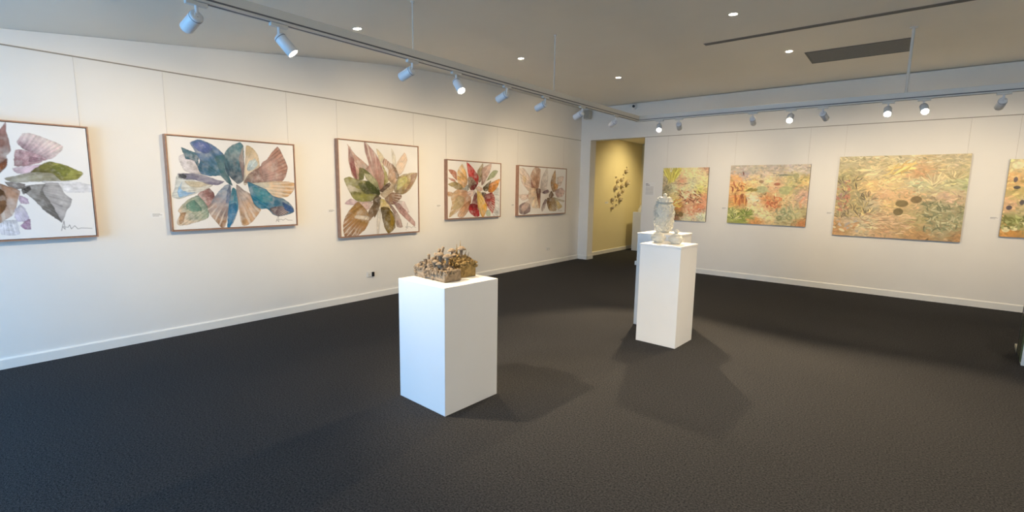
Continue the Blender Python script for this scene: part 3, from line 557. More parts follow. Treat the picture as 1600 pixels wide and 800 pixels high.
X2_ = [('dabs', .17, .6, .1, .08, PI/2, .12, .05, .010, 34, [(150, 78, 20), (190, 104, 30), (226, 160, 60)]), ('dabs', .12, .38, .09, .07, 1.0, .5, .05, .009, 16, [(176, 84, 40), (150, 64, 34), (226, 150, 60)]), ('oval', .43, .41, .075, .055, (176, 176, 122)), ('oval', .73, .42, .085, .07, (180, 178, 112)),
       ('dabs', .3, .42, .07, .02, -.2, .3, .06, .012, 8, [(140, 124, 50)]), ('dabs', .6, .62, .09, .09, 1.0, .9, .028, .010, 50, [(210, 116, 52), (234, 164, 94), (196, 98, 44)]), ('arcs', 1.0, .63, 2.5, 4.4, [.1, .15, .2, .26, .31], .010, [(210, 136, 84), (150, 128, 104), (222, 182, 140), (150, 130, 104)]),
       ('fan', .1, .93, -2.9, -.2, .12, .007, 50, [(110, 124, 30), (160, 168, 70), (206, 200, 130), (84, 100, 30)]), ('fan', .05, .85, -2.4, -.2, .1, .007, 30, [(120, 134, 50), (200, 196, 120)]), ('fan', .24, .87, -2.4, .2, .12, .007, 36, [(100, 116, 26), (150, 160, 60)]), ('arcs', .72, .76, 0, 6.2, [.03, .07, .1], .010, [(128, 138, 90), (196, 196, 140), (110, 120, 76)]), ('arcs', .8, .87, 0, 6.2, [.03, .07, .1], .010, [(128, 138, 90), (200, 200, 150), (110, 120, 76)]), ('arcs', .68, .88, 0, 6.2, [.03, .06], .010, [(120, 130, 80), (196, 190, 140)]),
       ('dabs', .7, .17, .1, .004, 0, .05, .07, .007, 5, [(120, 124, 104)]), ('oval', .84, .19, .035, .05, (166, 158, 104)), ('dabs', .18, .15, .003, .02, 1.4, .1, .04, .006, 3, [(120, 60, 44)]), ('oval', .42, .28, .03, .025, (160, 124, 84)), ('oval', .62, .32, .04, .025, (170, 96, 60))]
unframed(-2.510, -1.270, .998, 2.025, strokes_picture(F2, 270, 222, 1900, X2_, lw=(.014, .046)), 'orange and green landscape canvas with lilac grey sky, second on the back wall', (150, 136, 128))
F3 = [(.1, .05, 188, 174, 122), (.5, .04, 196, 180, 128), (.9, .05, 190, 174, 126), (.3, .18, 206, 186, 126), (.5, .18, 226, 196, 104), (.65, .22, 208, 152, 84), (.85, .25, 196, 174, 112), (.08, .28, 168, 156, 92), (.1, .5, 158, 142, 86), (.2, .62, 166, 150, 82), (.3, .38, 226, 184, 94), (.45, .38, 222, 190, 112), (.65, .35, 190, 194, 142), (.85, .35, 190, 186, 122), (.97, .35, 170, 176, 112), (.4, .48, 220, 164, 104), (.6, .47, 216, 166, 98), (.88, .47, 204, 164, 126), (.28, .6, 186, 172, 128), (.48, .6, 218, 180, 92), (.8, .6, 152, 146, 92), (.92, .75, 138, 142, 92), (.7, .75, 172, 156, 86), (.48, .75, 204, 164, 106), (.15, .8, 192, 166, 124), (.05, .92, 194, 142, 60), (.28, .86, 196, 184, 134), (.4, .92, 204, 156, 90), (.7, .95, 190, 138, 60), (.85, .9, 160, 146, 96), (.97, .97, 176, 126, 56)]
X3_ = [('dabs', .5, .05, .48, .04, 0, .25, .03, .008, 60, [(222, 206, 160), (170, 156, 108), (206, 188, 130)]), ('dabs', .35, .2, .18, .04, -.25, .2, .1, .008, 16, [(226, 206, 140), (190, 166, 110)]), ('dabs', .5, .16, .08, .05, -.5, .3, .07, .010, 14, [(236, 206, 90), (220, 180, 70)]), ('fan', .9, .3, -2.6, -.5, .1, .005, 20, [(216, 196, 130), (180, 160, 100)]), ('fan', .76, .36, -2.6, -.5, .12, .005, 28, [(220, 200, 140), (190, 166, 110)]),
       *[('fan', fu, fv, -2.9, -.25, .09, .006, 13, [(112, 96, 66), (206, 178, 90), (150, 134, 84), fc_]) for fu, fv, fc_ in ((.05, .36, (176, 96, 70)), (.13, .33, (170, 110, 120)), (.09, .46, (196, 110, 60)), (.17, .44, (180, 160, 90)), (.04, .55, (170, 100, 110)), (.12, .58, (186, 104, 64)), (.2, .55, (150, 140, 90)), (.07, .67, (176, 110, 70)), (.16, .68, (216, 186, 90)), (.25, .64, (140, 124, 80)), (.22, .76, (220, 190, 96)), (.13, .77, (120, 104, 70)), (.28, .74, (226, 196, 110)), (.05, .77, (150, 140, 90)), (.27, .55, (160, 120, 80)))],
       ('dabs', .45, .82, .2, .12, 0, .1, .05, .005, 60, [(176, 126, 80), (226, 190, 130)]), ('dabs', .85, .72, .14, .16, .6, .9, .045, .008, 110, [(116, 120, 78), (190, 184, 130), (140, 142, 92), (168, 152, 96)]), ('dabs', .06, .5, .05, .2, .5, .9, .02, .01, 20, [(186, 112, 72), (160, 124, 110)]),
       ('oval', .545, .575, .05, .042, (122, 102, 46)), ('oval', .65, .525, .043, .043, (122, 100, 50)), ('oval', .525, .675, .038, .045, (116, 98, 44)), ('dabs', .1, .88, .12, .08, .2, .9, .03, .012, 26, [(206, 196, 150), (196, 140, 70), (180, 170, 160)])]
unframed(-.881, .639, .896, 2.128, strokes_picture(F3, 360, 292, 3000, X3_, lw=(.014, .046), ww=(.004, .011), sat=.68), 'largest landscape canvas, pale gold with three dark olive ovals in the middle', (150, 138, 112))
F4 = [(.05, .05, 200, 186, 130), (.3, .05, 190, 170, 110), (.05, .25, 222, 172, 96), (.2, .15, 206, 180, 120), (.1, .42, 190, 168, 92), (.2, .5, 206, 190, 120), (.05, .58, 214, 168, 116), (.2, .65, 186, 172, 120), (.1, .78, 144, 146, 78), (.25, .8, 160, 160, 96), (.1, .95, 200, 138, 34), (.5, .3, 200, 170, 100), (.5, .7, 156, 150, 86), (.5, .95, 190, 130, 40), (.85, .2, 196, 176, 110), (.85, .6, 190, 160, 100), (.85, .9, 160, 140, 70)]
X4_ = [('oval', .07, .08, .05, .045, (222, 212, 164)), ('oval', .09, .36, .03, .02, (70, 66, 70)), ('oval', .07, .26, .018, .035, (84, 80, 88)), ('oval', .16, .2, .018, .03, (90, 84, 90)), ('oval', .05, .62, .025, .03, (66, 62, 78)), ('oval', .15, .55, .02, .035, (70, 66, 80)), ('oval', .12, .88, .035, .035, (220, 212, 156)), ('oval', .05, .9, .035, .04, (216, 206, 150)), ('oval', .2, .8, .05, .04, (216, 208, 150)), ('oval', .13, .78, .035, .03, (130, 138, 60)), ('dabs', .1, .82, .1, .08, .8, .8, .04, .012, 26, [(110, 112, 44), (170, 172, 100)]), ('oval', .4, .3, .03, .04, (76, 70, 80)), ('oval', .6, .5, .03, .04, (76, 70, 80)), ('oval', .7, .8, .05, .05, (214, 206, 150))]
unframed(1.020, 2.150, 1.008, 2.040, strokes_picture(F4, 240, 218, 900, X4_, lw=(.016, .046)), 'canvas of orange, green and dark oval dabs, cut off by the right photo edge', (146, 132, 104))

# ------------------------------------------------------------------ wall cards and info sheet
def card(p, rz, label, w=.105, h=.048):
    t = thing('wall_label', label, 'label', p, rz, 'picture labels on the walls')
    obj('card', box(B(), -w/2, w/2, -.004, 0, -h/2, h/2), cardm, t)
    bm = B()
    for k, (l, zz) in enumerate(((.6, .012), (.75, .002), (.5, -.009))): box(bm, -w*.42, -w*.42+w*l, -.0048, -.0040, zz-.0016, zz+.0016)
    obj('printed_text', bm, inkm, t)
for y, z, lb in ((1.497, 1.242, 'white label card left of the teal and brown petal painting'), (3.362, 1.237, 'white label card left of the olive and pink leaf painting'), (5.200, 1.268, 'white label card left of the red and yellow petal painting'), (7.055, 1.250, 'white label card left of the pale pink petal painting')):
    card((XL, y, z), PI/2, lb)
for s, z, lb in ((-2.578, 1.256, 'white label card left of the orange and green landscape canvas'), (-.945, 1.238, 'white label card left of the largest landscape canvas'), (.955, 1.251, 'white label card left of the canvas at the right photo edge')):
    card(bwp(s, z), BWA, lb)
card((XL, 10.70, 1.253), PI/2, 'white label card beside the pod cluster in the alcove', .16)
t = thing('information_sheet', 'white printed information sheet on the back wall beside the doorway', 'sign', bwp(-4.048, 1.587), BWA)
obj('sheet', box(B(), -.1, .1, -.004, 0, -.135, .135), cardm, t)
bm = B(); box(bm, -.085, -.03, -.005, -.004, .098, .108); box(bm, -.085, .0, -.005, -.004, .074, .084); obj('heading_text', bm, darkm, t)
bm = B()
for k in range(11):
    box(bm, -.085, .085-RND.uniform(0, .02), -.005, -.004, .045-k*.0155, .0485-k*.0155)
obj('body_text', bm, inkm, t)

# ------------------------------------------------------------------ power points
def outlet(y, z, label, plug):
    t = thing('power_point', label, 'socket', (XL, y, z), PI/2, 'white power points low on the left wall')
    obj('face_plate', box(B(), -.058, .058, -.009, 0, -.036, .036, .003), plastm, t)
    for x in (-.028, .028):
        bm = B(); box(bm, x-.012, x+.012, -.013, -.008, .012, .026, .001); obj('switch', bm, plastm, t)
        bm = B()
        for dx, a in ((-.006, .5), (.006, -.5)): tube(bm, [(x+dx-.002*a*2, -.0096, -.006), (x+dx+.002*a*2, -.0096, .002)], .0015, 6)
        tube(bm, [(x, -.0096, -.018), (x, -.0096, -.011)], .0015, 6)
        obj('socket_holes', bm, darkm, t)
    if plug: obj('plug', box(B(), .012, .046, -.03, -.009, -.032, .03, .004), darkm, t)
outlet(3.915, .343, 'white double power point with a dark plug, below the olive leaf painting', True)
outlet(8.235, .325, 'white power point with empty sockets, low on the left wall near the doorway', False)

# ------------------------------------------------------------------ plinths
def plinth(name, label, loc, rz, w, d, h, m, cap=True, group=None, latch=False):
    t = thing(name, label, 'plinth', loc, rz, group)
    hb = h-.02 if cap else h
    obj('body', box(B(), -w/2, w/2, -d/2, d/2, 0, hb, .003), m, t)
    if cap: obj('top_panel', box(B(), -w/2-.005, w/2+.005, -d/2-.005, d/2+.005, hb, h, .003), m, t)
    if latch: obj('latch', box(B(), -w/2-.022, -w/2, -d/2-.002, -d/2+.05, .70, .745, .004), plastm, t)
    return t
P1 = plinth('display_plinth', 'low wide white plinth in the foreground carrying two clay sculptures', (-2.548, 2.412, 0), math.radians(-2.3), .510, .516, .895, plm, False)
P2 = plinth('display_plinth', 'slim white plinth in front, carrying two small lidded jars', (-1.845, 4.836, 0), math.radians(-2.6), .425, .42, 1.02, plm2)
P3 = plinth('display_plinth', 'slightly taller white plinth carrying the tall jar, mostly hidden behind another plinth', (-2.125, 5.42, 0), math.radians(-1.2), .45, .46, 1.075, plm2, latch=True)
P4 = plinth('display_plinth', 'grey white plinth against the yellow lit alcove wall', (-5.27, 12.0, 0), 0, .44, .5, 1.005, plm2, False)
P5 = plinth('display_cabinet', 'white fronted cabinet with dark green glass side, cut off by the right photo edge', (1.236, 6.522, 0), math.radians(-4.9), .5, .46, 1.0, plm2, False)
P5['category'] = 'cabinet'
obj('side_panel', box(B(), -.262, -.250, -.224, .20, .03, .99, .002), mat('green tinted glass panel', (92, 98, 70), .12, .05, 4), P5)
obj('edge_strip', box(B(), -.264, -.250, .20, .228, .0, .995, .002), mat('dark bronze edge', (48, 36, 34), .45, .05, 12), P5)
bm = B(); a_ = [bm.verts.new(p) for p in ((-.262, .23, 0), (-.20, .23, 0), (-.20, .23, .05), (-.262, .23, .05), (-.262, .56, 0), (-.20, .56, 0), (-.20, .56, .03), (-.262, .56, .03))]
for f in ((0, 1, 2, 3), (4, 5, 6, 7), (0, 1, 5, 4), (1, 2, 6, 5), (2, 3, 7, 6), (3, 0, 4, 7)): bm.faces.new([a_[k] for k in f])
obj('foot', bm, mat('grey metal foot', (176, 174, 156), .4, .03, 12), P5)

# ------------------------------------------------------------------ clay reef sculptures on the low plinth
def coral(bm, cx, cy, z, rx, ry, n, lo=.008, hi=.02, hump=.045):
    for i in range(n):
        a = RND.uniform(0, 2*PI); r = math.sqrt(RND.random()); x = cx+rx*r*math.cos(a)*1.15; y = cy+ry*r*math.sin(a)*1.15
        x = max(cx-rx, min(cx+rx, x)); y = max(cy-ry, min(cy+ry, y))
        zz = z+hump*(1-r*r)*RND.uniform(.3, 1); s = RND.uniform(lo, hi)
        k = RND.random()
        if k < .55: blob(bm, (x, y, zz), s, 1, (1, 1, RND.uniform(.7, 1.3)), .28)
        elif k < .8:                       # frilly cup
            tl = Vector((RND.uniform(-.5, .5), RND.uniform(-.5, .5), 1)).normalized()
            tube(bm, [Vector((x, y, zz-.012)), Vector((x, y, zz))+tl*s*.5, Vector((x, y, zz))+tl*s*1.3, Vector((x, y, zz))+tl*s*.9], [s*.4, s*.7, s*1.05, s*.3], 7)
        else:                              # stubby finger
            tl = Vector((RND.uniform(-.7, .7), RND.uniform(-.7, .7), 1)).normalized()
            tube(bm, [Vector((x, y, zz-.01)), Vector((x, y, zz))+tl*s*1.2, Vector((x, y, zz))+tl*s*2.2], [s*.5, s*.4, s*.18], 6)
def cap_mesh(c, r, lean=(0, 0), h=.06):
    bm = B(); c = Vector(c); topc = c+Vector((lean[0], lean[1], h))
    tube(bm, [c, c*.5+topc*.5, topc], [r*.42, r*.3, r*.34], 9)
    k0 = len(bm.verts)
    lathe(bm, [(0, .62*r), (.4*r, .56*r), (.72*r, .34*r), (.92*r, .05*r), (1.0*r, -.2*r), (.92*r, -.22*r), (.3*r, -.02*r), (0, 0)], 14, lambda a, z: .07*math.sin(5*a)+.05*math.sin(3*a+1))
    bm.verts.ensure_lookup_table()
    for v in bm.verts[k0:]: v.co += topc
    return bm
def block_mesh(w, d, h):
    bm = B(); box(bm, -w/2, w/2, -d/2, d/2, 0, h, .006)
    bmesh.ops.subdivide_edges(bm, edges=bm.edges[:], cuts=3, use_grid_fill=True)
    for v in bm.verts: 
        if v.co.z > .001: v.co += Vector((RND.uniform(-1, 1), RND.uniform(-1, 1), RND.uniform(-1, 1)))*.0025
    return bm
ZP = .895
t = thing('clay_sculpture', 'grey brown clay reef on a rectangular block with mushroom caps, nearer of the two', 'sculpture', (-2.610, 2.358, ZP), math.radians(-5))
W1, D1, H1 = .365, .145, .078
obj('block', block_mesh(W1, D1, H1), clay, t)
bm = B(); coral(bm, -.02, 0, H1-.004, .17, .068, 300, .006, .015, .055)
for i in range(85):                     # growth spilling over the front and left side
    x = RND.uniform(-.185, .15); dz = RND.random()**1.8*(.055 if x < .05 else .025)
    blob(bm, (x, -D1/2-RND.uniform(-.002, .008), H1-dz), RND.uniform(.006, .013), 1, (1, .8, 1.1), .3)
for i in range(26): blob(bm, (-W1/2-RND.uniform(-.004, .012), RND.uniform(-.06, .06), H1-RND.random()*.055), RND.uniform(.008, .014), 1, (1, 1, 1), .3)
for i in range(40): blob(bm, (W1/2+RND.uniform(-.008, .004), RND.uniform(-.066, .066), H1-RND.random()**2*.025), RND.uniform(.006, .012), 1, (1, 1, 1), .3)
obj('reef_growth', bm, clay, t)
for i, (x, y, hgt, r, lx, ly) in enumerate(((-.115, .01, .085, .009, 0, 0), (-.062, .02, .095, .0105, .006, .01), (-.035, .03, .125, .010, .008, .012), (-.012, .03, .140, .0095, .026, .016), (-.088, .03, .066, .010, -.004, .004), (-.04, -.01, .07, .011, -.006, 0), (-.005, .05, .08, .011, .01, 0))):
    bm = B(); b0 = Vector((x, y, H1-.01))
    tube(bm, [b0+Vector((lx*q_*q_, ly*q_, hgt*1.15*q_)) for q_ in (0, .25, .5, .75, .97, 1)], [r*1.25*k_ for k_ in (1.25, 1.05, 1.0, .95, 1.0, .5)], 9)
    obj('sponge_column', bm, clay, t, smooth=True)
for c, r, ln, hh in (((.06, -.01, H1+.01), .026, (-.01, 0), .090), ((.10, .01, H1+.01), .028, (.012, 0), .080), ((.03, -.03, H1), .02, (0, -.006), .05), ((.075, -.035, H1), .019, (.006, -.01), .04)):
    obj('mushroom_cap', cap_mesh(c, r*1.25, ln, hh), clay, t, smooth=True)
t = thing('clay_sculpture', 'ochre clay reef on a taller block with two thin spikes, farther of the two', 'sculpture', (-2.580, 2.555, ZP), math.radians(-4))
W2, D2, H2 = .20, .150, .108
obj('block', block_mesh(W2, D2, H2), clay2, t)
bm = B(); coral(bm, 0, 0, H2-.004, .098, .072, 250, .006, .015, .06)
for i in range(50): blob(bm, (W2/2+RND.uniform(-.006, .010), RND.uniform(-.07, .08), H2-RND.random()**1.5*.035), RND.uniform(.008, .015), 1, (1, 1, 1), .3)
for i in range(40): blob(bm, (RND.uniform(-.1, .1), -D2/2-RND.uniform(-.004, .01), H2-RND.random()**1.2*.07), RND.uniform(.007, .014), 1, (1, 1, 1), .3)
for i in range(8): blob(bm, (W2/2+.002, -.045+RND.uniform(-.014, .014), .035+RND.uniform(-.016, .016)), RND.uniform(.005, .008), 1, (.6, 1, 1), .3)
obj('reef_growth', bm, clay2, t)
for x, y, hgt, r, lx in ((-.03, .0, .135, .012, .0), (-.005, .01, .165, .011, .005), (-.045, .01, .10, .010, -.006), (.055, .03, .085, .006, .02), (.03, .02, .11, .006, .035)):
    bm = B(); tube(bm, [(x+lx*q_*q_, y, H2+hgt*q_-.008) for q_ in (0, .3, .6, 1)], [r, r*.75, r*.45, r*.1], 8); obj('spike', bm, clay2, t, smooth=True)
for c, r, ln, hh in (((-.04, -.03, H2+.015), .024, (-.012, 0), .062), ((.025, -.01, H2+.02), .027, (.012, 0), .078), ((.0, -.04, H2), .018, (0, -.01), .05)):
    obj('mushroom_cap', cap_mesh(c, r*1.25, ln, hh), clay, t, smooth=True)

# ------------------------------------------------------------------ white ceramic jars
def relief(bm, prof, n, s0, s1, zmin, zmax):
    zs = [p[1] for p in prof]; rs = [p[0] for p in prof]
    for i in range(n):
        z = RND.uniform(zmin, zmax); r = float(np.interp(z, zs, rs)); a = RND.uniform(0, 2*PI); s = RND.uniform(s0, s1)
        nrm = Vector((math.cos(a), math.sin(a), RND.uniform(-.1, .4))).normalized(); c = Vector((r*math.cos(a), r*math.sin(a), z))
        q_ = nrm.to_track_quat('Z', 'Y') @ Quaternion((0, 0, 1), RND.uniform(0, PI))
        blob(bm, c+nrm*s*.25, s, 1, (1, .5, .55), .15, q_)
t = thing('lidded_jar', 'tall white ceramic jar covered in raised leaves, on the taller slim plinth', 'jar', (-2.165, 5.46, 1.075))
prof = [(.062, 0), (.072, .01), (.090, .05), (.098, .12), (.104, .20), (.108, .26), (.102, .295), (.085, .325), (.072, .345)]
bm = B(); lathe(bm, [(0, 0)]+prof+[(.06, .345), (.055, .30), (0, .28)], 36); obj('body', bm, glaze, t, smooth=True)
bm = B(); relief(bm, prof, 300, .012, .024, .015, .32); obj('leaf_relief', bm, glaze, t, smooth=False)
bm = B(); lathe(bm, [(0, .340), (.092, .342), (.096, .352), (.088, .362), (.082, .37), (.074, .395), (.055, .408), (.022, .412), (.016, .420), (.024, .432), (.018, .446), (0, .45)], 32)
for i in range(16):
    a = 2*PI*i/16; blob(bm, (.086*math.cos(a), .086*math.sin(a), .358), .014, 1, (1, 1, .5), .15)
for i in range(40):
    a = RND.uniform(0, 2*PI); z = RND.uniform(.365, .405); r = float(np.interp(z, [.365, .395, .408], [.083, .074, .055])); blob(bm, (r*math.cos(a), r*math.sin(a), z), RND.uniform(.008, .013), 1, (1, 1, .7), .2)
obj('lid', bm, glaze, t)
def bowl(loc, label, n):
    t = thing('lidded_jar', label, 'jar', loc, RND.uniform(0, 6))
    pf = [(.040, 0), (.044, .006), (.062, .022), (.074, .045), (.071, .062), (.056, .078), (.046, .084)]
    bm = B(); lathe(bm, [(0, 0)]+pf+[(.04, .084), (.04, .06), (0, .05)], 32); obj('bowl', bm, glaze, t, smooth=True)
    bm = B(); relief(bm, pf, n, .005, .009, .012, .072); obj('leaf_relief', bm, glaze, t)
    bm = B(); lathe(bm, [(0, .084), (.050, .085), (.050, .090), (.036, .100), (.018, .106), (.014, .111), (.024, .122), (.022, .134), (.010, .146), (0, .15)], 24)
    for i in range(10):
        a = 2*PI*i/10; blob(bm, (.022*math.cos(a), .022*math.sin(a), .124+RND.uniform(-.006, .008)), .009, 1, (1, 1, .7), .2)
    obj('lid', bm, glaze, t)
bowl((-1.975, 4.865, 1.02), 'small squat white jar with knobbed lid, left one on the slim plinth', 120)
bowl((-1.785, 4.855, 1.02), 'small squat white jar with knobbed lid, right one on the slim plinth', 130)

# ------------------------------------------------------------------ alcove: pods on the wall, bottle and tray on the plinth
PODS = [(11.683, 2.145, .016, 'topmost tiny brown ceramic pod of the alcove wall cluster'), (11.639, 2.046, .051, 'large brown pod near the top of the alcove wall cluster'), (11.529, 1.961, .02, 'tiny pod just under the uppermost large pod'),
        (11.122, 1.879, .022, 'small pod standing apart at the upper left of the cluster'), (11.2, 1.781, .044, 'medium pod below the lone upper left pod'), (11.408, 1.82, .04, 'medium pod in the upper middle of the cluster'), (11.542, 1.876, .018, 'tiny pod touching the upper middle pod on its right'),
        (11.706, 1.755, .066, 'biggest pod, at the right side of the cluster'), (11.095, 1.621, .059, 'big pod at the left side, halfway down the cluster'), (11.437, 1.671, .053, 'big pod in the centre of the cluster'), (11.251, 1.623, .024, 'small pod between the left big pod and centre pod'),
        (11.508, 1.544, .041, 'medium pod right of centre in the lower half'), (11.293, 1.468, .056, 'big pod just below the centre of the cluster'), (11.134, 1.396, .024, 'small pod below left of the lower centre big pod'), (10.944, 1.324, .044, 'medium pod at the far left, low in the cluster'),
        (11.193, 1.316, .022, 'small pod left of the lowest right big pod'), (11.378, 1.327, .053, 'big pod at lower right of the cluster'), (11.012, 1.234, .018, 'tiny pod just above the bottom pod'), (11.196, 1.199, .024, 'small pod right of the bottom pod'), (10.974, 1.131, .044, 'bottom pod of the alcove wall cluster')]
for y, z, r, lb in PODS:
    t = thing('ceramic_pod', lb, 'sculpture', (XL, y, z), PI/2, 'ceramic pods on the alcove wall')
    ry = RND.uniform(-.6, .6); Rm = Matrix.Rotation(ry, 4, 'Y')
    def place(bm):
        for v in bm.verts:                # lathe axis -> towards the room, slightly downward
            p = Vector((v.co.x, -v.co.z, v.co.y*.82)); p = Rm @ p; v.co = p
        return bm
    sx = r*1.25
    bm = B(); lathe(bm, [(0, 0), (sx*.55, 0), (sx*.95, sx*.35), (sx, sx*.7), (sx*.8, sx*1.05), (sx*.55, sx*1.2)], 16, lambda a, zz: .10*math.sin(2*a+ry*5)+.06*math.sin(5*a)); obj('shell', place(bm), podm, t, smooth=True)
    bm = B(); lathe(bm, [(sx*.55, sx*1.2), (sx*.45, sx*1.17), (sx*.38, sx*.8), (0, sx*.6)], 16, lambda a, zz: .10*math.sin(2*a+ry*5)+.06*math.sin(5*a)); obj('opening', place(bm), podin, t, smooth=True)
t = thing('ceramic_bottle', 'small white bottle on the alcove plinth', 'bottle', (-5.36, 11.9, 1.005))
bm = B(); lathe(bm, [(0, 0), (.05, 0), (.062, .03), (.058, .08), (.03, .115), (.026, .14), (.032, .15), (.02, .15), (0, .13)], 20); obj('body', bm, glaze, t, smooth=True)
bm = B(); lathe(bm, [(0, .145), (.021, .147), (.024, .165), (.012, .18), (0, .182)], 16); obj('stopper', bm, glaze, t, smooth=True)
t = thing('flat_tray', 'flat dark tray lying on the alcove plinth', 'tray', (-5.17, 11.92, 1.005))
bm = B(); box(bm, -.10, .10, -.08, .08, 0, .012, .003); obj('base', bm, darkm, t)
bm = B(); 
for a_ in ((-.10, .10, -.08, -.07), (-.10, .10, .07, .08), (-.10, -.09, -.07, .07), (.09, .10, -.07, .07)): box(bm, *a_, .012, .026)
obj('rim', bm, darkm, t)

# ------------------------------------------------------------------ lighting track
TX, TZ, TY = -3.19, 2.56, 6.85
t = thing('lighting_track', 'white L-shaped lighting track hung below the ceiling on rods', 'track', (TX, TY, TZ))
def rail(x0, x1, y0, y1, ax):
    bm = B(); box(bm, x0, x1, y0, y1, .024, .078, .002); box(bm, x0, x1, y0, y1, 0, .014, .001)
    if ax == 'y': box(bm, x0+.008, x1-.008, y0, y1, .012, .026)
    else: box(bm, x0, x1, y0+.008, y1-.008, .012, .026)
    return bm
obj('rail', rail(-.026, .026, -8.5, -.03, 'y'), trackm, t); obj('rail', rail(.03, 6.6, -.026, .026, 'x'), trackm, t)
obj('corner_joint', box(B(), -.03, .03, -.03, .03, -.002, .079, .004), trackm, t)
bm = B(); 
for s in (-1, 1): box(bm, min(s*.0275, s*.0185), max(s*.0275, s*.0185), -8.5, -.03, .0145, .0235)
box(bm, -.009, .009, -8.5, -.03, -.001, .004); obj('conductor_slot', bm, slotm, t)
bm = B()
for s in (-1, 1): box(bm, .03, 6.6, min(s*.0275, s*.0185), max(s*.0275, s*.0185), .0145, .0235)
box(bm, .03, 6.6, -.009, .009, -.001, .004); obj('conductor_slot', bm, slotm, t)
for x, y, r in ((0, 2.64-TY, .006), (0, 4.64-TY, .006), (-.12-TX, 0, .014), (0, .3-TY, .006)):
    bm = B(); tube(bm, [(x, y, .075), (x, y, ceil_z(y+TY)-TZ)], r, 12); tube(bm, [(x, y, ceil_z(y+TY)-TZ-.012), (x, y, ceil_z(y+TY)-TZ)], r*2.6, 14); obj('suspension_rod', bm, trackm, t)

SPOT_MESH = {}
def spot_parts():
    bm = B(); n_ = 24
    lathe(bm, [(0, .004), (.028, .004), (.034, 0), (.0365, -.006), (.0365, -.128), (.0345, -.130), (.0325, -.126), (.0325, -.108), (0, -.108)], n_)
    SPOT_MESH['body'] = bm
    bm = B(); lathe(bm, [(0, -.112), (.0315, -.112), (.0315, -.1155), (0, -.1165)], n_); SPOT_MESH['lens'] = bm
    bm = B(); lathe(bm, [(.0362, -.010), (.0372, -.010), (.0372, -.014), (.0362, -.014)], n_); lathe(bm, [(0, .006), (.010, .006), (.010, .003), (0, .003)], 12); SPOT_MESH['rear_ring'] = bm
    bm = B(); box(bm, -.055, .055, -.016, .016, -.022, -.001, .003); SPOT_MESH['adapter'] = bm
    bm = B(); tube(bm, [(0, 0, -.02), (0, 0, -.075)], .009, 12); tube(bm, [(0, -.014, -.073), (0, .014, -.073)], .012, 12); SPOT_MESH['stem'] = bm
spot_parts(); mats = dict(body=spotm, lens=lensm, rear_ring=slotm, adapter=trackm, stem=spotm); SM = {}
for k, bm in SPOT_MESH.items():
    bmesh.ops.recalc_face_normals(bm, faces=bm.faces); me = bpy.data.meshes.new(k); bm.to_mesh(me); bm.free(); me.materials.append(mats[k])
    if k in ('body', 'lens'): 
        me.polygons.foreach_set('use_smooth', [True]*len(me.polygons))
    SM[k] = me
def spot_lamp(loc, d, power, size, blend, color, parent, rad=.03):
    l = bpy.data.lights.new('lamp', 'SPOT'); l.energy = power; l.spot_size = math.radians(size); l.spot_blend = blend; l.color = color; l.shadow_soft_size = rad
    o = bpy.data.objects.new('lamp', l); COL.objects.link(o); o.parent = parent; o.location = loc; o.rotation_mode = 'QUATERNION'; o.rotation_quaternion = Vector(d).to_track_quat('-Z', 'Y'); return o
def track_spot(x, y, aim, label, power, size=82, blend=1.0, on_y=True, color=None):
    t = thing('track_spotlight', label, 'spotlight', (x, y, TZ), 0, 'white cylinder spotlights on the lighting track')
    o = bpy.data.objects.new('adapter', SM['adapter']); COL.objects.link(o); o.parent = t; o.rotation_euler = (0, 0, PI/2 if on_y else 0)
    piv = Vector((0, 0, -.075)); d = (Vector(aim)-(Vector((x, y, TZ))+piv)).normalized(); q_ = d.to_track_quat('-Z', 'Y')
    o = bpy.data.objects.new('stem', SM['stem']); COL.objects.link(o); o.parent = t; o.rotation_euler = (0, 0, math.atan2(d.y, d.x))
    for k in ('body', 'lens', 'rear_ring'):
        o = bpy.data.objects.new(k, SM[k]); COL.objects.link(o); o.parent = t; o.location = piv; o.rotation_mode = 'QUATERNION'; o.rotation_quaternion = q_
    spot_lamp(piv+d*.135, d, power, size, blend, color or WARM, t)
ZC = 1.55
track_spot(TX, 1.10, (XL, .75, 1.5), 'track spotlight nearest the camera, aimed at the left wall, at the top photo edge', SPOT_WALL)
track_spot(TX, 1.56, (-2.1, 2.75, .5), 'large lit track spotlight in front, its bright lens turned right towards the low plinth', SPOT_ROOM*.75, 72)
track_spot(TX, 2.63, (XL, 2.25, ZC), 'third track spotlight, aimed left above the olive leaf painting, left of a lit one', SPOT_WALL)
track_spot(TX, 3.12, (-1.2, 2.7, .2), 'lit track spotlight in the middle of the long rail, bright lens turned right', SPOT_ROOM*.28, 70)
track_spot(TX, 3.82, (XL, 3.9, ZC), 'track spotlight aimed left, next after the lit one in the middle of the rail', SPOT_WALL*1.05)
track_spot(TX, 4.48, (XL, 4.5, ZC), 'track spotlight aimed left, third from the corner along the long rail', SPOT_WALL*.4)
track_spot(TX, 5.26, (XL, 5.85, ZC), 'track spotlight seen in front of the grey corner speaker', SPOT_WALL)
track_spot(TX, 6.14, (XL, 7.75, ZC), 'last track spotlight before the rail corner, aimed at the left wall', SPOT_WALL*1.1)
track_spot(-2.86, TY, (-2.0, 4.6, .6), 'glaring lit spotlight beside the rail corner, above the doorway edge', SPOT_ROOM*1.35, 70, .5, False)
track_spot(-2.58, TY, bwp(-3.25, 1.5), 'spotlight seen from behind, aimed at the small golden canvas', SPOT_WALL*.8, 82, 1.0, False)
track_spot(-1.63, TY, bwp(-1.85, 1.5), 'spotlight seen from behind, aimed at the orange and green canvas', SPOT_WALL*.8, 82, 1.0, False)
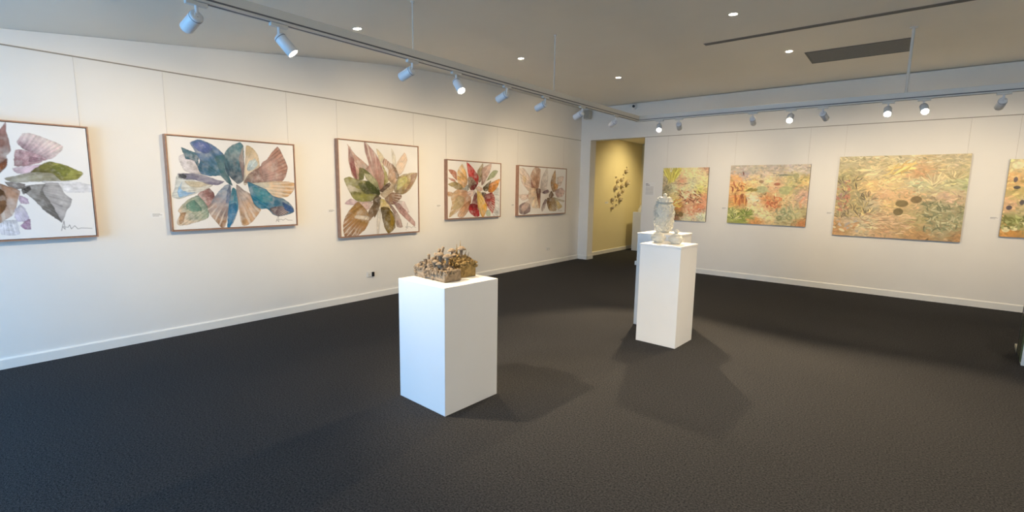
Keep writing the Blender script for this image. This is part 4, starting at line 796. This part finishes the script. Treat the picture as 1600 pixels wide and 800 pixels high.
track_spot(-1.20, TY, (-.9, 3.2, .0), 'lit spotlight over the orange and green canvas, turned to the room', SPOT_ROOM*.4, 80, .6, False)
track_spot(-.87, TY, bwp(-.3, 1.45), 'spotlight with a bright left flank, aimed at the largest canvas', SPOT_WALL*.8, 82, 1.0, False)
track_spot(-.26, TY, (-.1, 3.6, .2), 'glaring lit spotlight under the thick rod, left of a close pair', SPOT_ROOM*.4, 80, .6, False)
track_spot(.04, TY, (.6, 3.6, .2), 'glaring lit spotlight, right of a close pair above the largest canvas', SPOT_ROOM*.4, 80, .6, False)
track_spot(.64, TY, bwp(.35, 1.45), 'rightmost spotlight, dim and aimed at the back wall', SPOT_WALL*.8, 82, 1.0, False)
track_spot(2.0, TY, bwp(1.6, 1.5), 'added unseen spotlight beyond the right photo edge on the short rail', SPOT_WALL*.7, 82, 1.0, False)  # unseen extra head, added to help light the room

t = thing('lighting_track', 'straight white lighting track added out of view along the right wall for warm fill light', 'track', (2.3, 3.6, 2.42))  # unseen second track, added to carry the fill spots
obj('rail', rail(-.026, .026, -4.2, 2.9, 'y'), trackm, t)
for y in (-3.8, -1.5, 1, 2.8):
    bm = B(); tube(bm, [(0, y, .075), (0, y, ceil_z(y+3.6)-2.42)], .006, 12); obj('suspension_rod', bm, trackm, t)
TZ = 2.42
for y, aim, w, lb in ((-.2, (XR, .0, 1.5), 1, 'added unseen right wall spotlight nearest the shopfront'), (1.2, (XR, 1.4, 1.5), 1, 'second added right wall spotlight from the shopfront'), (2.6, (XR, 2.8, 1.5), 1, 'third added right wall spotlight from the shopfront'), (4.0, (XR, 4.2, 1.5), 1, 'fourth added right wall spotlight from the shopfront'), (5.4, (XR, 5.6, 1.5), 1, 'added right wall spotlight farthest from the shopfront'),  # unseen wall washers, added for warm bounce off the right wall
                      (.5, (-1.80, 4.7, .3), 4.0, 'added unseen spotlight brightening the jars from the right track'), (1.9, (-2.4, 2.5, .5), .7, 'added unseen spotlight brightening the low plinth from the right track')):  # unseen spots, added to brighten the jars and the low plinth
    track_spot(2.3, y, aim, lb, SPOT_WALL*w, 82 if w < 3 else 28, color=(1, .90, .78) if w > 3 else None)

# ------------------------------------------------------------------ ceiling fittings
def downlight(x, y, label):
    z = ceil_z(y); sl = math.atan((ceil_z(y+.1)-ceil_z(y-.1))/.2)
    t = thing('downlight', label, 'downlight', (x, y, z), 0, 'recessed downlights in the ceiling')
    bm = B(); lathe(bm, [(.036, -.002), (.048, -.004), (.050, 0), (.036, 0)], 28); obj('trim_ring', bm, trackm, t, rot=(sl, 0, 0))
    bm = B(); lathe(bm, [(0, -.0035), (.036, -.0035), (.036, -.0005), (0, -.0005)], 28); obj('lens', bm, lensm, t, rot=(sl, 0, 0))
    spot_lamp((0, 0, -.02), (0, 0, -1), DOWN, 95, .7, WARM2, t, .04)
downlight(-4.19, 2.80, 'recessed downlight close beside the front part of the long rail')
downlight(-4.197, 5.311, 'recessed downlight in the middle of the left row')
downlight(-3.708, 7.166, 'recessed downlight nearest the far corner and security camera')
downlight(-1.50, 5.244, 'recessed downlight at the top of the photo, near the slot end')
downlight(-1.327, 7.094, 'recessed downlight beside the grey ceiling vent')
downlight(-1.40, 3.10, 'added unseen recessed downlight above the top photo edge, over the middle of the room')  # this and the next three are unseen, added to lift the ambient light
downlight(1.30, 3.10, 'added unseen recessed downlight out of the photo to the right, third row')
downlight(1.30, 5.25, 'added unseen recessed downlight out of the photo to the right, second row')
downlight(1.30, 7.10, 'added unseen recessed downlight out of the photo to the right, first row')
t = thing('slot_diffuser', 'long thin grey air slot let into the ceiling', 'air vent', (.9, 6.18, ceil_z(6.18)))
obj('frame', box(B(), -2.97, 2.3, -.04, .04, -.006, .004), slatm, t)
bm = B(); box(bm, -2.955, 2.285, -.026, -.004, -.0075, -.0062); box(bm, -2.955, 2.285, .004, .026, -.0075, -.0062); obj('slot', bm, ventm, t)
t = thing('ceiling_vent', 'rectangular dark grey air vent in the ceiling by the thick rod', 'air vent', (-.655, 7.59, 3.31))
bm = B()
for a_ in ((-.53, .53, -.32, -.30), (-.53, .53, .30, .32), (-.53, -.51, -.30, .30), (.51, .53, -.30, .30)): box(bm, *a_, -.008, .002)
obj('frame', bm, ventm, t)
bm = B(); box(bm, -.51, .51, -.30, .30, -.001, .002); obj('backing', bm, darkm, t)
bm = B()
for k in range(30):
    y = -.29+k*.02; box(bm, -.51, .51, y-.006, y+.007, -.0055, -.0035)
obj('slats', bm, slatm, t)

# camera and speaker high in the corner
t = thing('security_camera', 'white dome security camera with black eye high on the back wall', 'camera', bwp(-4.465, 3.24), BWA)
bm = B(); tube(bm, [(0, 0, 0), (0, -.03, 0)], [.062, .058], 24); obj('base', bm, plastm, t, smooth=False)
cd = (Vector((0, 0, 1.55))-Vector(bwp(-4.465, 3.24))).normalized(); cd = Matrix.Rotation(-BWA, 3, 'Z') @ cd
bm = B(); blob(bm, (0, -.05, 0), .05, 3, jit=0); obj('housing', bm, plastm, t, smooth=True)
bm = B(); c_ = Vector((0, -.05, 0)); tube(bm, [c_+cd*.035, c_+cd*.056], [.028, .024], 20); obj('lens', bm, darkm, t)
t = thing('wall_speaker', 'small grey speaker on the back wall in the far upper corner', 'speaker', bwp(-5.50, 3.06), BWA)
obj('bracket', box(B(), -.02, .02, -.05, 0, .06, .11, .003), slotm, t)
obj('cabinet', box(B(), -.07, .07, -.16, -.05, 0, .19, .012), spk, t)
obj('grille', box(B(), -.06, .06, -.168, -.159, .012, .178, .003), mat('speaker grille', (172, 166, 154), .8, .2, 300), t)

# alcove downlight
t = thing('downlight', 'recessed downlight inside the alcove, hidden above the doorway', 'downlight', (-4.35, 11.3, 2.8))
bm = B(); lathe(bm, [(.036, -.002), (.048, -.004), (.050, 0), (.036, 0)], 28); obj('trim_ring', bm, trackm, t)
bm = B(); lathe(bm, [(0, -.0035), (.036, -.0035), (.036, -.0005), (0, -.0005)], 28); obj('lens', bm, lensm, t)
spot_lamp((0, 0, -.02), (-.9, -.05, -1), ALCOVE, 110, .9, (1, .82, .45), t, .15)
